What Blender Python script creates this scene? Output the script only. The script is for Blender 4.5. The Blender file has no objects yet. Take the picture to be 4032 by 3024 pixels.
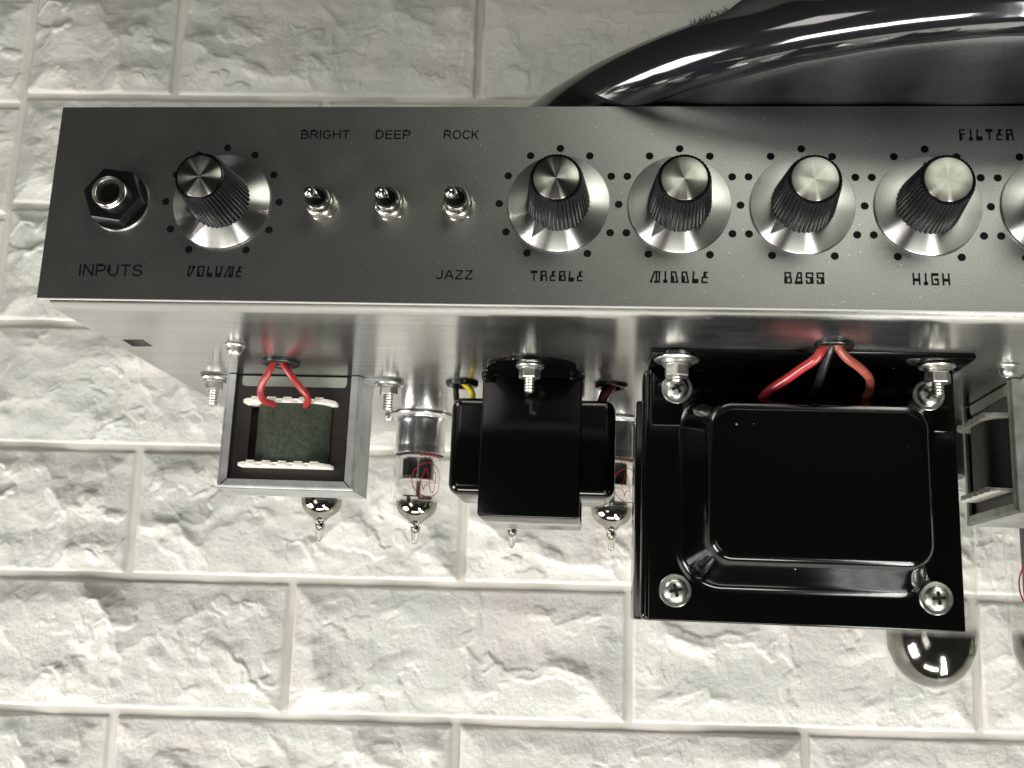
import bpy, bmesh, math, random
import numpy as np
from mathutils import Vector, Matrix
random.seed(7); rng = np.random.RandomState(11)
K = 0.001                                   # everything below is measured in millimetres
def T(v): return Vector((v[0], v[2], -v[1])) * K     # amplifier axes (right, towards the seat, out of the panel) -> world
def TD(v): return Vector((v[0], v[2], -v[1]))
C = bpy.context.scene.collection
scene = bpy.context.scene

# ------------------------------------------------------------------ camera, world, lamps, exposure
cam_d = bpy.data.cameras.new('camera'); cam = bpy.data.objects.new('camera', cam_d); C.objects.link(cam); scene.camera = cam
cam_d.sensor_width = 36; cam_d.lens = 4255.8 * 36 / 4032; cam_d.clip_start = 0.01; cam_d.clip_end = 20
c_r = TD((0.9961753194, 0.0382684577, -0.0785509905)); c_d = TD((0.0204825884, -0.9762151468, -0.2158343131)); c_f = TD((-0.0849423130, 0.2133998882, -0.9732652728))
c_l = T((16.388758, -136.569295, 340.245223))
cam.matrix_world = Matrix(((c_r.x, -c_d.x, -c_f.x, c_l.x), (c_r.y, -c_d.y, -c_f.y, c_l.y), (c_r.z, -c_d.z, -c_f.z, c_l.z), (0, 0, 0, 1)))
cam_d.dof.use_dof = True; cam_d.dof.focus_distance = 0.385; cam_d.dof.aperture_fstop = 40

world = bpy.data.worlds.new('World'); scene.world = world; world.use_nodes = True
bgn = world.node_tree.nodes['Background']; bgn.inputs['Color'].default_value = (0.93, 0.95, 0.84, 1); bgn.inputs['Strength'].default_value = 0.03

def area(name, loc, target, sx, sy, power, color, spread=180, up=None):
    d = bpy.data.lights.new(name, 'AREA'); d.shape = 'RECTANGLE'; d.size = sx * K; d.size_y = sy * K; d.energy = power; d.color = color
    d.spread = math.radians(spread)
    o = bpy.data.objects.new(name, d); C.objects.link(o)
    L = T(loc); z = (L - T(target)).normalized(); y = TD(up or (0, 0, 1)); y = (y - z * y.dot(z)).normalized(); x = y.cross(z)
    o.matrix_world = Matrix(((x.x, y.x, z.x, L.x), (x.y, y.y, z.y, L.y), (x.z, y.z, z.z, L.z), (0, 0, 0, 1)))
    return o
# three fluorescent tubes of the ceiling fitting above and to the right, a second fitting to the left, the lit far side of the room
for i in range(3):
    area('ceiling_tube_lamp', (560 + 110 * i, -1500, 700), (560 + 110 * i, 0, 700), 40, 1500, 11.0, (1.0, 1.0, 0.95))
area('window_lamp', (-1150, -950, 380), (-20, -420, -200), 560, 560, 4.0, (1.0, 0.965, 0.94), spread=66)
area('ceiling_lamp', (-100, -1750, 420), (0, 0, -200), 900, 300, 18, (1.0, 0.99, 0.90))
area('front_lamp', (-760, -620, 1450), (-100, -100, -100), 600, 420, 3.0, (1.0, 0.96, 0.93))
area('room_bounce_lamp', (590, 800, 1250), (80, 20, 0), 900, 540, 7.6, (0.97, 0.98, 0.86), up=(0, 1, 0))
scene.view_settings.view_transform = 'Standard'; scene.view_settings.look = 'None'
scene.view_settings.exposure = 0.0; scene.view_settings.gamma = 1.0

# ------------------------------------------------------------------ materials
def nt(name):
    m = bpy.data.materials.new(name); m.use_nodes = True; t = m.node_tree; b = t.nodes['Principled BSDF']; return m, t, b
def N(t, kind, **kw):
    n = t.nodes.new(kind)
    for k, v in kw.items(): setattr(n, k, v)
    return n
def inp(n, name, v): n.inputs[name].default_value = v
def coords(t, scale=(1, 1, 1), kind='Object'):
    tc = N(t, 'ShaderNodeTexCoord'); mp = N(t, 'ShaderNodeMapping'); mp.inputs['Scale'].default_value = scale
    t.links.new(tc.outputs[kind], mp.inputs[0]); return mp.outputs[0]
def noise(t, vec, scale, detail=4, rough=0.55):
    n = N(t, 'ShaderNodeTexNoise'); inp(n, 'Scale', scale); inp(n, 'Detail', detail); inp(n, 'Roughness', rough); t.links.new(vec, n.inputs['Vector']); return n
def ramp(t, fac, stops):
    r = N(t, 'ShaderNodeValToRGB'); cr = r.color_ramp
    while len(cr.elements) < len(stops): cr.elements.new(0.5)
    for e, (p, c) in zip(cr.elements, stops): e.position = p; e.color = c if len(c) == 4 else (*c, 1)
    t.links.new(fac, r.inputs[0]); return r.outputs[0]
def bump(t, b, h, strength, dist=0.0005, chain=None):
    n = N(t, 'ShaderNodeBump'); inp(n, 'Strength', strength); inp(n, 'Distance', dist); t.links.new(h, n.inputs['Height'])
    if chain: t.links.new(chain, n.inputs['Normal'])
    t.links.new(n.outputs[0], b.inputs['Normal']); return n.outputs[0]
def g(v): return (v, v, v)
def simple(name, col, rough, metal=0.0, spec=None, coat=0.0, var=0.0, vscale=60, bmp=0.0, bscale=900, coat_rough=0.05, wear=0.0):
    m, t, b = nt(name); inp(b, 'Base Color', (*col, 1)); inp(b, 'Roughness', rough); inp(b, 'Metallic', metal)
    if spec is not None: inp(b, 'Specular IOR Level', spec)
    if coat: inp(b, 'Coat Weight', coat); inp(b, 'Coat Roughness', coat_rough)
    v = coords(t)
    if var:
        n = noise(t, v, vscale, 6, 0.65)
        t.links.new(ramp(t, n.outputs[0], [(0.3, tuple(c * (1 - var) for c in col)), (0.7, tuple(min(1, c * (1 + var)) for c in col))]), b.inputs['Base Color'])
    if wear:
        n = noise(t, v, 240, 5, 0.7)
        mr = N(t, 'ShaderNodeMapRange'); inp(mr, 'From Min', 0.35); inp(mr, 'From Max', 0.7); inp(mr, 'To Min', rough); inp(mr, 'To Max', rough + wear)
        t.links.new(n.outputs[0], mr.inputs[0]); t.links.new(mr.outputs[0], b.inputs['Roughness'])
    if bmp: bump(t, b, noise(t, v, bscale, 3).outputs[0], bmp, 0.0002)
    return m

def m_panel():
    m, t, b = nt('painted_panel'); inp(b, 'Metallic', 0.96)
    v = coords(t)
    fine = noise(t, v, 2600, 2, 0.5)
    vo = N(t, 'ShaderNodeTexVoronoi'); inp(vo, 'Scale', 1100); t.links.new(v, vo.inputs['Vector'])
    # a few cells hold a bright flake
    sel = N(t, 'ShaderNodeSeparateColor'); t.links.new(vo.outputs['Color'], sel.inputs[0])
    gt = N(t, 'ShaderNodeMath', operation='GREATER_THAN'); inp(gt, 1, 0.93); t.links.new(sel.outputs[0], gt.inputs[0])
    near = N(t, 'ShaderNodeMapRange'); inp(near, 'From Min', 0.05); inp(near, 'From Max', 0.26); inp(near, 'To Min', 1); inp(near, 'To Max', 0); t.links.new(vo.outputs['Distance'], near.inputs[0])
    mul = N(t, 'ShaderNodeMath', operation='MULTIPLY'); t.links.new(gt.outputs[0], mul.inputs[0]); t.links.new(near.outputs[0], mul.inputs[1])
    mul2 = N(t, 'ShaderNodeMath', operation='MULTIPLY'); t.links.new(mul.outputs[0], mul2.inputs[0]); t.links.new(sel.outputs[1], mul2.inputs[1])
    base = ramp(t, fine.outputs[0], [(0.3, (0.24, 0.24, 0.236)), (0.7, (0.38, 0.38, 0.37))])
    mx = N(t, 'ShaderNodeMix', data_type='RGBA'); t.links.new(mul2.outputs[0], mx.inputs['Factor']); t.links.new(base, mx.inputs['A']); mx.inputs['B'].default_value = (0.95, 0.95, 0.92, 1)
    t.links.new(mx.outputs['Result'], b.inputs['Base Color'])
    mr = N(t, 'ShaderNodeMapRange'); inp(mr, 'To Min', 0.31); inp(mr, 'To Max', 0.38); t.links.new(noise(t, v, 60, 4).outputs[0], mr.inputs[0]); t.links.new(mr.outputs[0], b.inputs['Roughness'])
    n1 = bump(t, b, fine.outputs[0], 0.35, 0.00012)
    return m
def m_brushed(name, col, rough, streak=(8, 900, 900), aniso=0.75, depth=0.10, smear=True):
    m, t, b = nt(name); inp(b, 'Metallic', 1.0); inp(b, 'Roughness', rough); inp(b, 'Anisotropic', aniso)
    v = coords(t, streak); n = noise(t, v, 1.0, 5, 0.7)
    t.links.new(ramp(t, n.outputs[0], [(0.25, tuple(c * 0.68 for c in col)), (0.75, tuple(min(1, c * 1.1) for c in col))]), b.inputs['Base Color'])
    mr = N(t, 'ShaderNodeMapRange'); inp(mr, 'From Min', 0.3); inp(mr, 'From Max', 0.75); inp(mr, 'To Min', rough * 0.8); inp(mr, 'To Max', rough * 1.3)
    v2 = coords(t); n2 = noise(t, v2, 22, 5, 0.6); t.links.new(n2.outputs[0], mr.inputs[0]); t.links.new(mr.outputs[0], b.inputs['Roughness'])
    cmb = N(t, 'ShaderNodeCombineXYZ'); inp(cmb, 0, 1.0); t.links.new(cmb.outputs[0], b.inputs['Tangent']); inp(b, 'Anisotropic Rotation', 0.25)
    bump(t, b, n.outputs[0], depth, 0.0001)
    return m
def m_spun(name, col, rough, aniso=0.9, axis='Y'):
    m, t, b = nt(name); inp(b, 'Metallic', 1.0); inp(b, 'Roughness', rough); inp(b, 'Anisotropic', aniso)
    tg = N(t, 'ShaderNodeTangent', direction_type='RADIAL', axis=axis); t.links.new(tg.outputs[0], b.inputs['Tangent']); inp(b, 'Anisotropic Rotation', 0.25)
    # turning rings: noise of the radius only
    tc = N(t, 'ShaderNodeTexCoord'); sx = N(t, 'ShaderNodeSeparateXYZ'); t.links.new(tc.outputs['Object'], sx.inputs[0])
    cm = N(t, 'ShaderNodeCombineXYZ'); t.links.new(sx.outputs[0], cm.inputs[0]); t.links.new(sx.outputs[2], cm.inputs[1])
    ln = N(t, 'ShaderNodeVectorMath', operation='LENGTH'); t.links.new(cm.outputs[0], ln.inputs[0])
    n = N(t, 'ShaderNodeTexNoise', noise_dimensions='1D'); inp(n, 'Scale', 2600); inp(n, 'Detail', 4); t.links.new(ln.outputs['Value'], n.inputs['W'])
    t.links.new(ramp(t, n.outputs[0], [(0.3, tuple(c * 0.86 for c in col)), (0.7, col)]), b.inputs['Base Color'])
    return m
def m_thin_glass(name, tint, gloss=1.0, smoke=None):
    m, t, b = nt(name); t.nodes.remove(b); out = t.nodes['Material Output']
    tr = N(t, 'ShaderNodeBsdfTransparent'); gl = N(t, 'ShaderNodeBsdfGlossy'); inp(gl, 'Roughness', 0.015); inp(gl, 'Color', (1, 1, 1, 1))
    lw = N(t, 'ShaderNodeLayerWeight'); inp(lw, 'Blend', 0.22)
    t.links.new(ramp(t, lw.outputs['Facing'], [(0.0, tint), (0.7, tuple(c * 0.98 for c in tint)), (0.95, tuple(c * 0.82 for c in tint)), (1.0, tuple(c * 0.5 for c in tint))]), tr.inputs[0])
    lf = N(t, 'ShaderNodeLayerWeight'); inp(lf, 'Blend', 0.5); pw = N(t, 'ShaderNodeMath', operation='POWER'); inp(pw, 1, 4.0); t.links.new(lf.outputs['Facing'], pw.inputs[0])
    mu = N(t, 'ShaderNodeMath', operation='MULTIPLY_ADD'); inp(mu, 1, 0.9); inp(mu, 2, 0.045 * gloss); t.links.new(pw.outputs[0], mu.inputs[0])
    mx = N(t, 'ShaderNodeMixShader'); t.links.new(mu.outputs[0], mx.inputs[0]); t.links.new(tr.outputs[0], mx.inputs[1]); t.links.new(gl.outputs[0], mx.inputs[2]); t.links.new(mx.outputs[0], out.inputs[0])
    return m
def m_tip():
    m, t, b = nt('tip_glass'); inp(b, 'Transmission Weight', 1.0); inp(b, 'Roughness', 0.02); inp(b, 'IOR', 1.48); inp(b, 'Base Color', (0.93, 0.95, 0.92, 1)); return m
def m_getter(top, full, col=(0.36, 0.34, 0.29), rough=0.06):
    # silvery getter flash deposited inside the dome: fades out towards the chassis with an uneven edge (top/full are heights in metres along the tube)
    m, t, b = nt('getter_mirror'); inp(b, 'Metallic', 1.0); inp(b, 'Roughness', rough); inp(b, 'Base Color', (*col, 1)); out = t.nodes['Material Output']
    tc = N(t, 'ShaderNodeTexCoord'); sx = N(t, 'ShaderNodeSeparateXYZ'); t.links.new(tc.outputs['Object'], sx.inputs[0])
    n = noise(t, tc.outputs['Object'], 110, 2); ad = N(t, 'ShaderNodeMath', operation='MULTIPLY_ADD'); inp(ad, 1, 0.003); t.links.new(n.outputs[0], ad.inputs[0]); t.links.new(sx.outputs[2], ad.inputs[2])
    mr = N(t, 'ShaderNodeMapRange'); inp(mr, 'From Min', top); inp(mr, 'From Max', full); inp(mr, 'To Max', 0.93); t.links.new(ad.outputs[0], mr.inputs[0])
    tr = N(t, 'ShaderNodeBsdfTransparent'); mx = N(t, 'ShaderNodeMixShader'); t.links.new(mr.outputs[0], mx.inputs[0]); t.links.new(tr.outputs[0], mx.inputs[1]); t.links.new(b.outputs[0], mx.inputs[2]); t.links.new(mx.outputs[0], out.inputs[0])
    return m
def m_stone():
    m, t, b = nt('foam_stone'); inp(b, 'Roughness', 0.42); inp(b, 'Specular IOR Level', 0.5)
    v = coords(t)
    info = N(t, 'ShaderNodeObjectInfo')
    off = N(t, 'ShaderNodeVectorMath', operation='ADD'); sc = N(t, 'ShaderNodeVectorMath', operation='SCALE'); 
    cmb = N(t, 'ShaderNodeCombineXYZ')
    for i in range(3): t.links.new(info.outputs['Random'], cmb.inputs[i])
    inp(sc, 'Scale', 3.0); t.links.new(cmb.outputs[0], sc.inputs[0]); t.links.new(v, off.inputs[0]); t.links.new(sc.outputs[0], off.inputs[1])
    n = noise(t, off.outputs[0], 16, 5, 0.6); n2 = noise(t, off.outputs[0], 34, 6, 0.7)
    a = ramp(t, n.outputs[0], [(0.30, (0.68, 0.645, 0.61)), (0.45, (0.68, 0.66, 0.62)), (0.58, (0.64, 0.65, 0.60)), (0.72, (0.70, 0.685, 0.675))])
    bb = ramp(t, n2.outputs[0], [(0.35, g(0.84)), (0.62, g(1.0))])
    mx = N(t, 'ShaderNodeMix', data_type='RGBA', blend_type='MULTIPLY'); inp(mx, 'Factor', 0.8); t.links.new(a, mx.inputs['A']); t.links.new(bb, mx.inputs['B'])
    t.links.new(mx.outputs['Result'], b.inputs['Base Color'])
    f1 = noise(t, off.outputs[0], 420, 5, 0.6); f2 = noise(t, off.outputs[0], 1500, 3, 0.6)
    c1 = bump(t, b, f1.outputs[0], 0.6, 0.0008); bump(t, b, f2.outputs[0], 0.4, 0.0003, c1)
    return m

M = dict(
    panel=m_panel(),
    chassis=m_brushed('brushed_aluminium', (0.70, 0.695, 0.68), 0.19, streak=(5, 600, 600)),
    edge=simple('cut_aluminium_edge', (0.9, 0.9, 0.87), 0.55, 1.0),
    ink=simple('black_print', (0.003, 0.003, 0.003), 0.6, spec=0.15),
    spun=m_spun('spun_aluminium', (0.86, 0.86, 0.83), 0.37, 1.0),
    cap=m_spun('spun_aluminium_cap', (0.36, 0.36, 0.325), 0.30, 1.0),
    knob=simple('black_knob_plastic', (0.004, 0.004, 0.005), 0.24, spec=0.22, bmp=0.15, bscale=1800),
    satin_nickel=simple('satin_nickel', (0.80, 0.78, 0.70), 0.24, 1.0),
    pointer=simple('grey_pointer_plastic', (0.24, 0.24, 0.245), 0.28, 0.7),
    nickel=simple('bright_nickel', (0.66, 0.65, 0.60), 0.13, 1.0),
    zinc=simple('zinc_plated_steel', (0.60, 0.60, 0.56), 0.26, 1.0, wear=0.18, var=0.12, vscale=200),
    sleeve_steel=simple('machined_steel', (0.62, 0.61, 0.56), 0.22, 1.0, wear=0.1),
    frame=simple('galvanised_frame_steel', (0.46, 0.47, 0.47), 0.36, 0.85, var=0.22, vscale=90, wear=0.2, bmp=0.12, bscale=500),
    frame_worn=simple('dull_frame_steel', (0.36, 0.365, 0.34), 0.42, 0.8, var=0.25, vscale=90, wear=0.2, bmp=0.12, bscale=500),
    lam=simple('varnished_laminations', (0.018, 0.014, 0.012), 0.42, 0.1, var=0.35, vscale=120, bmp=0.2, bscale=600),
    paper=None,
    black_paper=simple('black_paper_wrap', (0.006, 0.006, 0.007), 0.55, var=0.3, vscale=200),
    card=simple('grey_insulation_card', (0.33, 0.345, 0.30), 0.55, var=0.12, vscale=90),
    nylon=simple('white_nylon', (0.78, 0.75, 0.68), 0.42, var=0.06, vscale=80),
    old_nylon=simple('grey_bobbin_card', (0.42, 0.42, 0.37), 0.55, var=0.15, vscale=80),
    red=simple('red_wire_sleeve', (0.31, 0.022, 0.024), 0.30, coat=0.25, var=0.12, vscale=300),
    brown=simple('brown_wire_sleeve', (0.30, 0.075, 0.05), 0.35, var=0.2, vscale=300),
    dark_red=simple('dark_red_wire_sleeve', (0.20, 0.02, 0.015), 0.35),
    yellow=simple('yellow_wire_sleeve', (0.72, 0.58, 0.02), 0.35),
    wire_black=simple('black_wire_sleeve', (0.010, 0.010, 0.010), 0.30),
    gloss=simple('black_powder_coat', (0.0016, 0.0016, 0.0016), 0.13, spec=0.42, bmp=0.06, bscale=260),
    rubber=simple('black_rubber', (0.006, 0.006, 0.006), 0.25),
    shield=m_brushed('tube_socket_aluminium', (0.72, 0.72, 0.72), 0.24, streak=(500, 500, 20), aniso=0.0, depth=0.05),
    glass=m_thin_glass('tube_glass', (0.97, 0.975, 0.96)),
    nipple=m_thin_glass('tube_tip_glass', (0.9, 0.91, 0.88), 1.3),
    tip=m_tip(),
    plate=simple('carbonised_plate', (0.030, 0.029, 0.031), 0.35, 0.3, var=0.2, vscale=200),
    mica=simple('mica_disc', (0.55, 0.53, 0.48), 0.3, var=0.15, vscale=300),
    wirem=simple('support_wire', (0.22, 0.20, 0.19), 0.3, 0.9),
    decal=simple('red_print', (0.32, 0.012, 0.022), 0.5),
    grey_print=simple('grey_print', (0.14, 0.12, 0.115), 0.6),
    tube_base=simple('black_phenolic_base', (0.014, 0.012, 0.011), 0.3),
    leather=simple('black_leather', (0.012, 0.012, 0.013), 0.42, bmp=0.5, bscale=700, var=0.2, vscale=40),
    rim=None, fleece=simple('black_fleece', (0.010, 0.011, 0.010), 0.95),
    stone=m_stone(), grout=simple('foam_joint', (0.65, 0.63, 0.575), 0.42, var=0.07, vscale=30, bmp=0.2, bscale=300),
    slot=simple('cross_recess_shade', (0.05, 0.05, 0.045), 0.35, 0.8),
    hole=simple('hole_interior', (0.02, 0.018, 0.016), 0.6),
    silver_gap=simple('grey_liner', (0.30, 0.29, 0.27), 0.5),
)
def m_paper():
    m, t, b = nt('green_fibre_paper'); inp(b, 'Roughness', 0.62); inp(b, 'Specular IOR Level', 0.3)
    v = coords(t); n = noise(t, v, 800, 9, 0.85); n2 = noise(t, coords(t, (60, 60, 25)), 1.0, 5, 0.7)
    a = ramp(t, n.outputs[0], [(0.32, (0.018, 0.022, 0.015)), (0.52, (0.052, 0.067, 0.047)), (0.75, (0.13, 0.16, 0.117))])
    c = ramp(t, n2.outputs[0], [(0.3, g(0.55)), (0.7, g(1.0))]); mx = N(t, 'ShaderNodeMix', data_type='RGBA', blend_type='MULTIPLY'); inp(mx, 'Factor', 1.0)
    t.links.new(a, mx.inputs['A']); t.links.new(c, mx.inputs['B']); t.links.new(mx.outputs['Result'], b.inputs['Base Color']); bump(t, b, n.outputs[0], 0.3, 0.0002); return m
M['paper'] = m_paper()
def add_dust(m, scale, amount):
    t = m.node_tree; b = t.nodes['Principled BSDF']; v = coords(t)
    vo = N(t, 'ShaderNodeTexVoronoi'); inp(vo, 'Scale', scale); t.links.new(v, vo.inputs['Vector'])
    sp = N(t, 'ShaderNodeSeparateColor'); t.links.new(vo.outputs['Color'], sp.inputs[0])
    gt = N(t, 'ShaderNodeMath', operation='GREATER_THAN'); inp(gt, 1, 1 - amount); t.links.new(sp.outputs[0], gt.inputs[0])
    nr = N(t, 'ShaderNodeMapRange'); inp(nr, 'From Min', 0.04); inp(nr, 'From Max', 0.16); inp(nr, 'To Min', 1); inp(nr, 'To Max', 0); t.links.new(vo.outputs['Distance'], nr.inputs[0])
    mu = N(t, 'ShaderNodeMath', operation='MULTIPLY'); t.links.new(gt.outputs[0], mu.inputs[0]); t.links.new(nr.outputs[0], mu.inputs[1])
    mx = N(t, 'ShaderNodeMix', data_type='RGBA'); t.links.new(mu.outputs[0], mx.inputs['Factor']); mx.inputs['A'].default_value = b.inputs['Base Color'].default_value; mx.inputs['B'].default_value = (0.5, 0.5, 0.46, 1)
    t.links.new(mx.outputs['Result'], b.inputs['Base Color'])
add_dust(M['gloss'], 330, 0.02); add_dust(M['knob'], 500, 0.01)
def m_rim():
    m, t, b = nt('glossy_black_vinyl'); inp(b, 'Base Color', (0.011, 0.011, 0.013, 1)); inp(b, 'Roughness', 0.10); inp(b, 'Coat Weight', 0.8); inp(b, 'Coat Roughness', 0.03); inp(b, 'IOR', 1.85)
    v = coords(t); bump(t, b, noise(t, v, 45, 3, 0.5).outputs[0], 0.12, 0.0015); return m
M['rim'] = m_rim()

# ------------------------------------------------------------------ mesh helpers (geometry in amplifier axes unless raw=True)
class G:
    """collects vertices and faces, then links them as one mesh object"""
    def __init__(s): s.v = []; s.f = []
    def add(s, vs, fs):
        o = len(s.v); s.v += [tuple(v) for v in vs]; s.f += [tuple(i + o for i in f) for f in fs]; return s
    def box(s, x0, x1, y0, y1, z0, z1, bev=0.0, seg=2):
        bm = bmesh.new(); bmesh.ops.create_cube(bm, size=1)
        for v in bm.verts: v.co = Vector(((x0 + x1) / 2 + v.co.x * (x1 - x0), (y0 + y1) / 2 + v.co.y * (y1 - y0), (z0 + z1) / 2 + v.co.z * (z1 - z0)))
        if bev: bmesh.ops.bevel(bm, geom=bm.edges[:], offset=bev, segments=seg, affect='EDGES', profile=0.5)
        return s.frombm(bm)
    def frombm(s, bm, mat=None):
        bm.verts.index_update(); s.add([(mat @ v.co) if mat else v.co[:] for v in bm.verts], [[v.index for v in f.verts] for f in bm.faces]); bm.free(); return s
    def lathe(s, prof, axis='z', c=(0, 0, 0), n=48, mod=None, sgn=1):
        """prof: (radius, height) pairs; height along the axis"""
        vs = []; fs = []; m = len(prof)
        for j, (r, h) in enumerate(prof):
            for i in range(n):
                a = 2 * math.pi * i / n; rr = r * (mod(a, j) if mod else 1)
                p, q = rr * math.cos(a), rr * math.sin(a)
                vs.append((c[0] + p, c[1] + q, c[2] + h) if axis == 'z' else (c[0] + p, c[1] - h, c[2] + q) if axis == 'y' else (c[0] + h, c[1] + p, c[2] + q))
        for j in range(m - 1):
            for i in range(n):
                a, b_, c_, d = j * n + i, j * n + (i + 1) % n, (j + 1) * n + (i + 1) % n, (j + 1) * n + i
                fs.append((a, b_, c_, d))
        if prof[0][0] > 1e-6: fs.append(tuple(range(n - 1, -1, -1)))
        if prof[-1][0] > 1e-6: fs.append(tuple((m - 1) * n + i for i in range(n)))
        return s.add(vs, fs)
    def ring(s, R, r, axis='y', c=(0, 0, 0), n=48, k=12, sy=1.0):
        vs = []; fs = []
        for i in range(n):
            a = 2 * math.pi * i / n
            for j in range(k):
                b = 2 * math.pi * j / k; rr = R + r * math.cos(b); h = r * sy * math.sin(b)
                vs.append((c[0] + rr * math.cos(a), c[1] + h, c[2] + rr * math.sin(a)) if axis == 'y' else (c[0] + rr * math.cos(a), c[1] + rr * math.sin(a), c[2] + h))
        for i in range(n):
            for j in range(k): fs.append((i * k + j, ((i + 1) % n) * k + j, ((i + 1) % n) * k + (j + 1) % k, i * k + (j + 1) % k))
        return s.add(vs, fs)
    def tube(s, pts, r, k=12, closed=False, smooth=4, rfun=None):
        P = [Vector(p) for p in pts]
        if smooth and len(P) > 2:
            Q = []
            L = len(P)
            rngi = range(L if closed else L - 1)
            for i in rngi:
                p0 = P[(i - 1) % L] if closed or i > 0 else P[0]; p1 = P[i]; p2 = P[(i + 1) % L]; p3 = P[(i + 2) % L] if closed or i + 2 < L else P[-1]
                for q in range(smooth):
                    t_ = q / smooth; Q.append(0.5 * ((2 * p1) + (-p0 + p2) * t_ + (2 * p0 - 5 * p1 + 4 * p2 - p3) * t_ ** 2 + (-p0 + 3 * p1 - 3 * p2 + p3) * t_ ** 3))
            if not closed: Q.append(P[-1])
            P = Q
        n = len(P); vs = []; fs = []; up = Vector((0.13, 0.2, 0.97))
        for i in range(n):
            a = P[(i - 1) % n] if closed or i else P[0]; b = P[(i + 1) % n] if closed or i < n - 1 else P[-1]
            d = (b - a).normalized(); u = (up - d * up.dot(d)).normalized(); w = d.cross(u); up = u
            rr = r * (rfun(i / n) if rfun else 1)
            for j in range(k): an = 2 * math.pi * j / k; vs.append(P[i] + u * rr * math.cos(an) + w * rr * math.sin(an))
        for i in range(n if closed else n - 1):
            for j in range(k): fs.append((i * k + j, i * k + (j + 1) % k, ((i + 1) % n) * k + (j + 1) % k, ((i + 1) % n) * k + j))
        if not closed: fs.append(tuple(range(k - 1, -1, -1))); fs.append(tuple((n - 1) * k + j for j in range(k)))
        return s.add(vs, fs)
    def prism(s, poly, h0, h1, axis='z', bev=0.0, c=(0, 0, 0)):
        bm = bmesh.new(); n = len(poly)
        def pt(p, h): return (c[0] + p[0], c[1] + p[1], c[2] + h) if axis == 'z' else (c[0] + p[0], c[1] - h, c[2] + p[1]) if axis == 'y' else (c[0] + h, c[1] + p[0], c[2] + p[1])
        a = [bm.verts.new(pt(p, h0)) for p in poly]; b = [bm.verts.new(pt(p, h1)) for p in poly]
        bm.faces.new(a[::-1]); bm.faces.new(b)
        for i in range(n): bm.faces.new((a[i], a[(i + 1) % n], b[(i + 1) % n], b[i]))
        if bev: bmesh.ops.bevel(bm, geom=bm.edges[:], offset=bev, segments=1, affect='EDGES')
        return s.frombm(bm)
    def disc(s, r, z, c, n=28):
        return s.add([(c[0] + r * math.cos(2 * math.pi * i / n), c[1] + r * math.sin(2 * math.pi * i / n), z) for i in range(n)], [tuple(range(n))])
    def mesh(s, name, mat, angle=35, raw=False, origin=(0, 0, 0)):
        me = bpy.data.meshes.new(name)
        o = Vector(origin)
        vs = [tuple(Vector(v) * K) for v in s.v] if raw else [tuple(T(Vector(v) - o)) for v in s.v]
        me.from_pydata(vs, [], s.f); me.validate(); bm = bmesh.new(); bm.from_mesh(me); bmesh.ops.recalc_face_normals(bm, faces=bm.faces[:]); bm.to_mesh(me); bm.free()
        me.materials.append(mat)
        if angle: me.shade_smooth(); me.set_sharp_from_angle(angle=math.radians(angle))
        return me
    def obj(s, name, mat, parent=None, angle=35, origin=(0, 0, 0), label=None, at=None):
        """origin: point (amplifier axes) that becomes the object's own origin"""
        me = s.mesh(name, mat, angle, origin=origin); o = bpy.data.objects.new(name, me); C.objects.link(o)
        if parent is not None:
            o.parent = parent; po = Vector(parent.get('_o', (0, 0, 0))); o.location = T(Vector(origin) - po)
        else: o.location = T(origin)
        o['_o'] = tuple(float(x) for x in origin)
        if label: o['label'] = label
        return o
def hexa(R, ph=0): return [(R * math.cos(math.radians(60 * i + ph)), R * math.sin(math.radians(60 * i + ph))) for i in range(6)]
def empty(name, label, cat, origin=(0, 0, 0)):
    o = bpy.data.objects.new(name, None); C.objects.link(o); o.location = T(origin); o['label'] = label; o['category'] = cat; o['_o'] = tuple(float(x) for x in origin); o.empty_display_size = 0.02; return o
def place(o, parent, pt, rot=None):
    """put a copied part at a point given in amplifier axes"""
    o.parent = parent; po = Vector(parent.get('_o', (0, 0, 0))); o.location = T(Vector(pt) - po); o['_o'] = tuple(float(x) for x in pt)
    if rot is not None: o.rotation_euler = rot
def dup(src, parent, pt, rot=None, label=None):
    o = src.copy(); C.objects.link(o); place(o, parent, pt, rot)
    if 'label' in o and label is None: del o['label']
    if label: o['label'] = label
    for ch in list(src.children):
        c = ch.copy(); C.objects.link(c); c.parent = o
    return o

# ------------------------------------------------------------------ the wall of foam stone bricks
def vnoise(x, y, seed):
    r = np.random.RandomState(seed); gx = r.uniform(0, 2 * np.pi, (64, 64)); xi = np.floor(x).astype(int); yi = np.floor(y).astype(int); fx = x - xi; fy = y - yi
    def gr(i, j): a = gx[i % 64, j % 64]; return np.cos(a), np.sin(a)
    u = fx * fx * fx * (fx * (fx * 6 - 15) + 10); v = fy * fy * fy * (fy * (fy * 6 - 15) + 10)
    def d(i, j, px, py): a, b = gr(i, j); return a * px + b * py
    n00 = d(xi, yi, fx, fy); n10 = d(xi + 1, yi, fx - 1, fy); n01 = d(xi, yi + 1, fx, fy - 1); n11 = d(xi + 1, yi + 1, fx - 1, fy - 1)
    return (n00 * (1 - u) + n10 * u) * (1 - v) + (n01 * (1 - u) + n11 * u) * v
def fbm(x, y, seed, o=4, gain=0.5):
    s = 0; a = 1
    for i in range(o): s = s + a * vnoise(x * 2 ** i + 13.1 * i, y * 2 ** i + 7.7 * i, seed + i); a *= gain
    return s
def sstep(a, b, x): t_ = np.clip((x - a) / (b - a), 0, 1); return t_ * t_ * (3 - 2 * t_)
PITCH = 72.26; BL = 2.575 * PITCH; JW = 3.4
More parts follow.
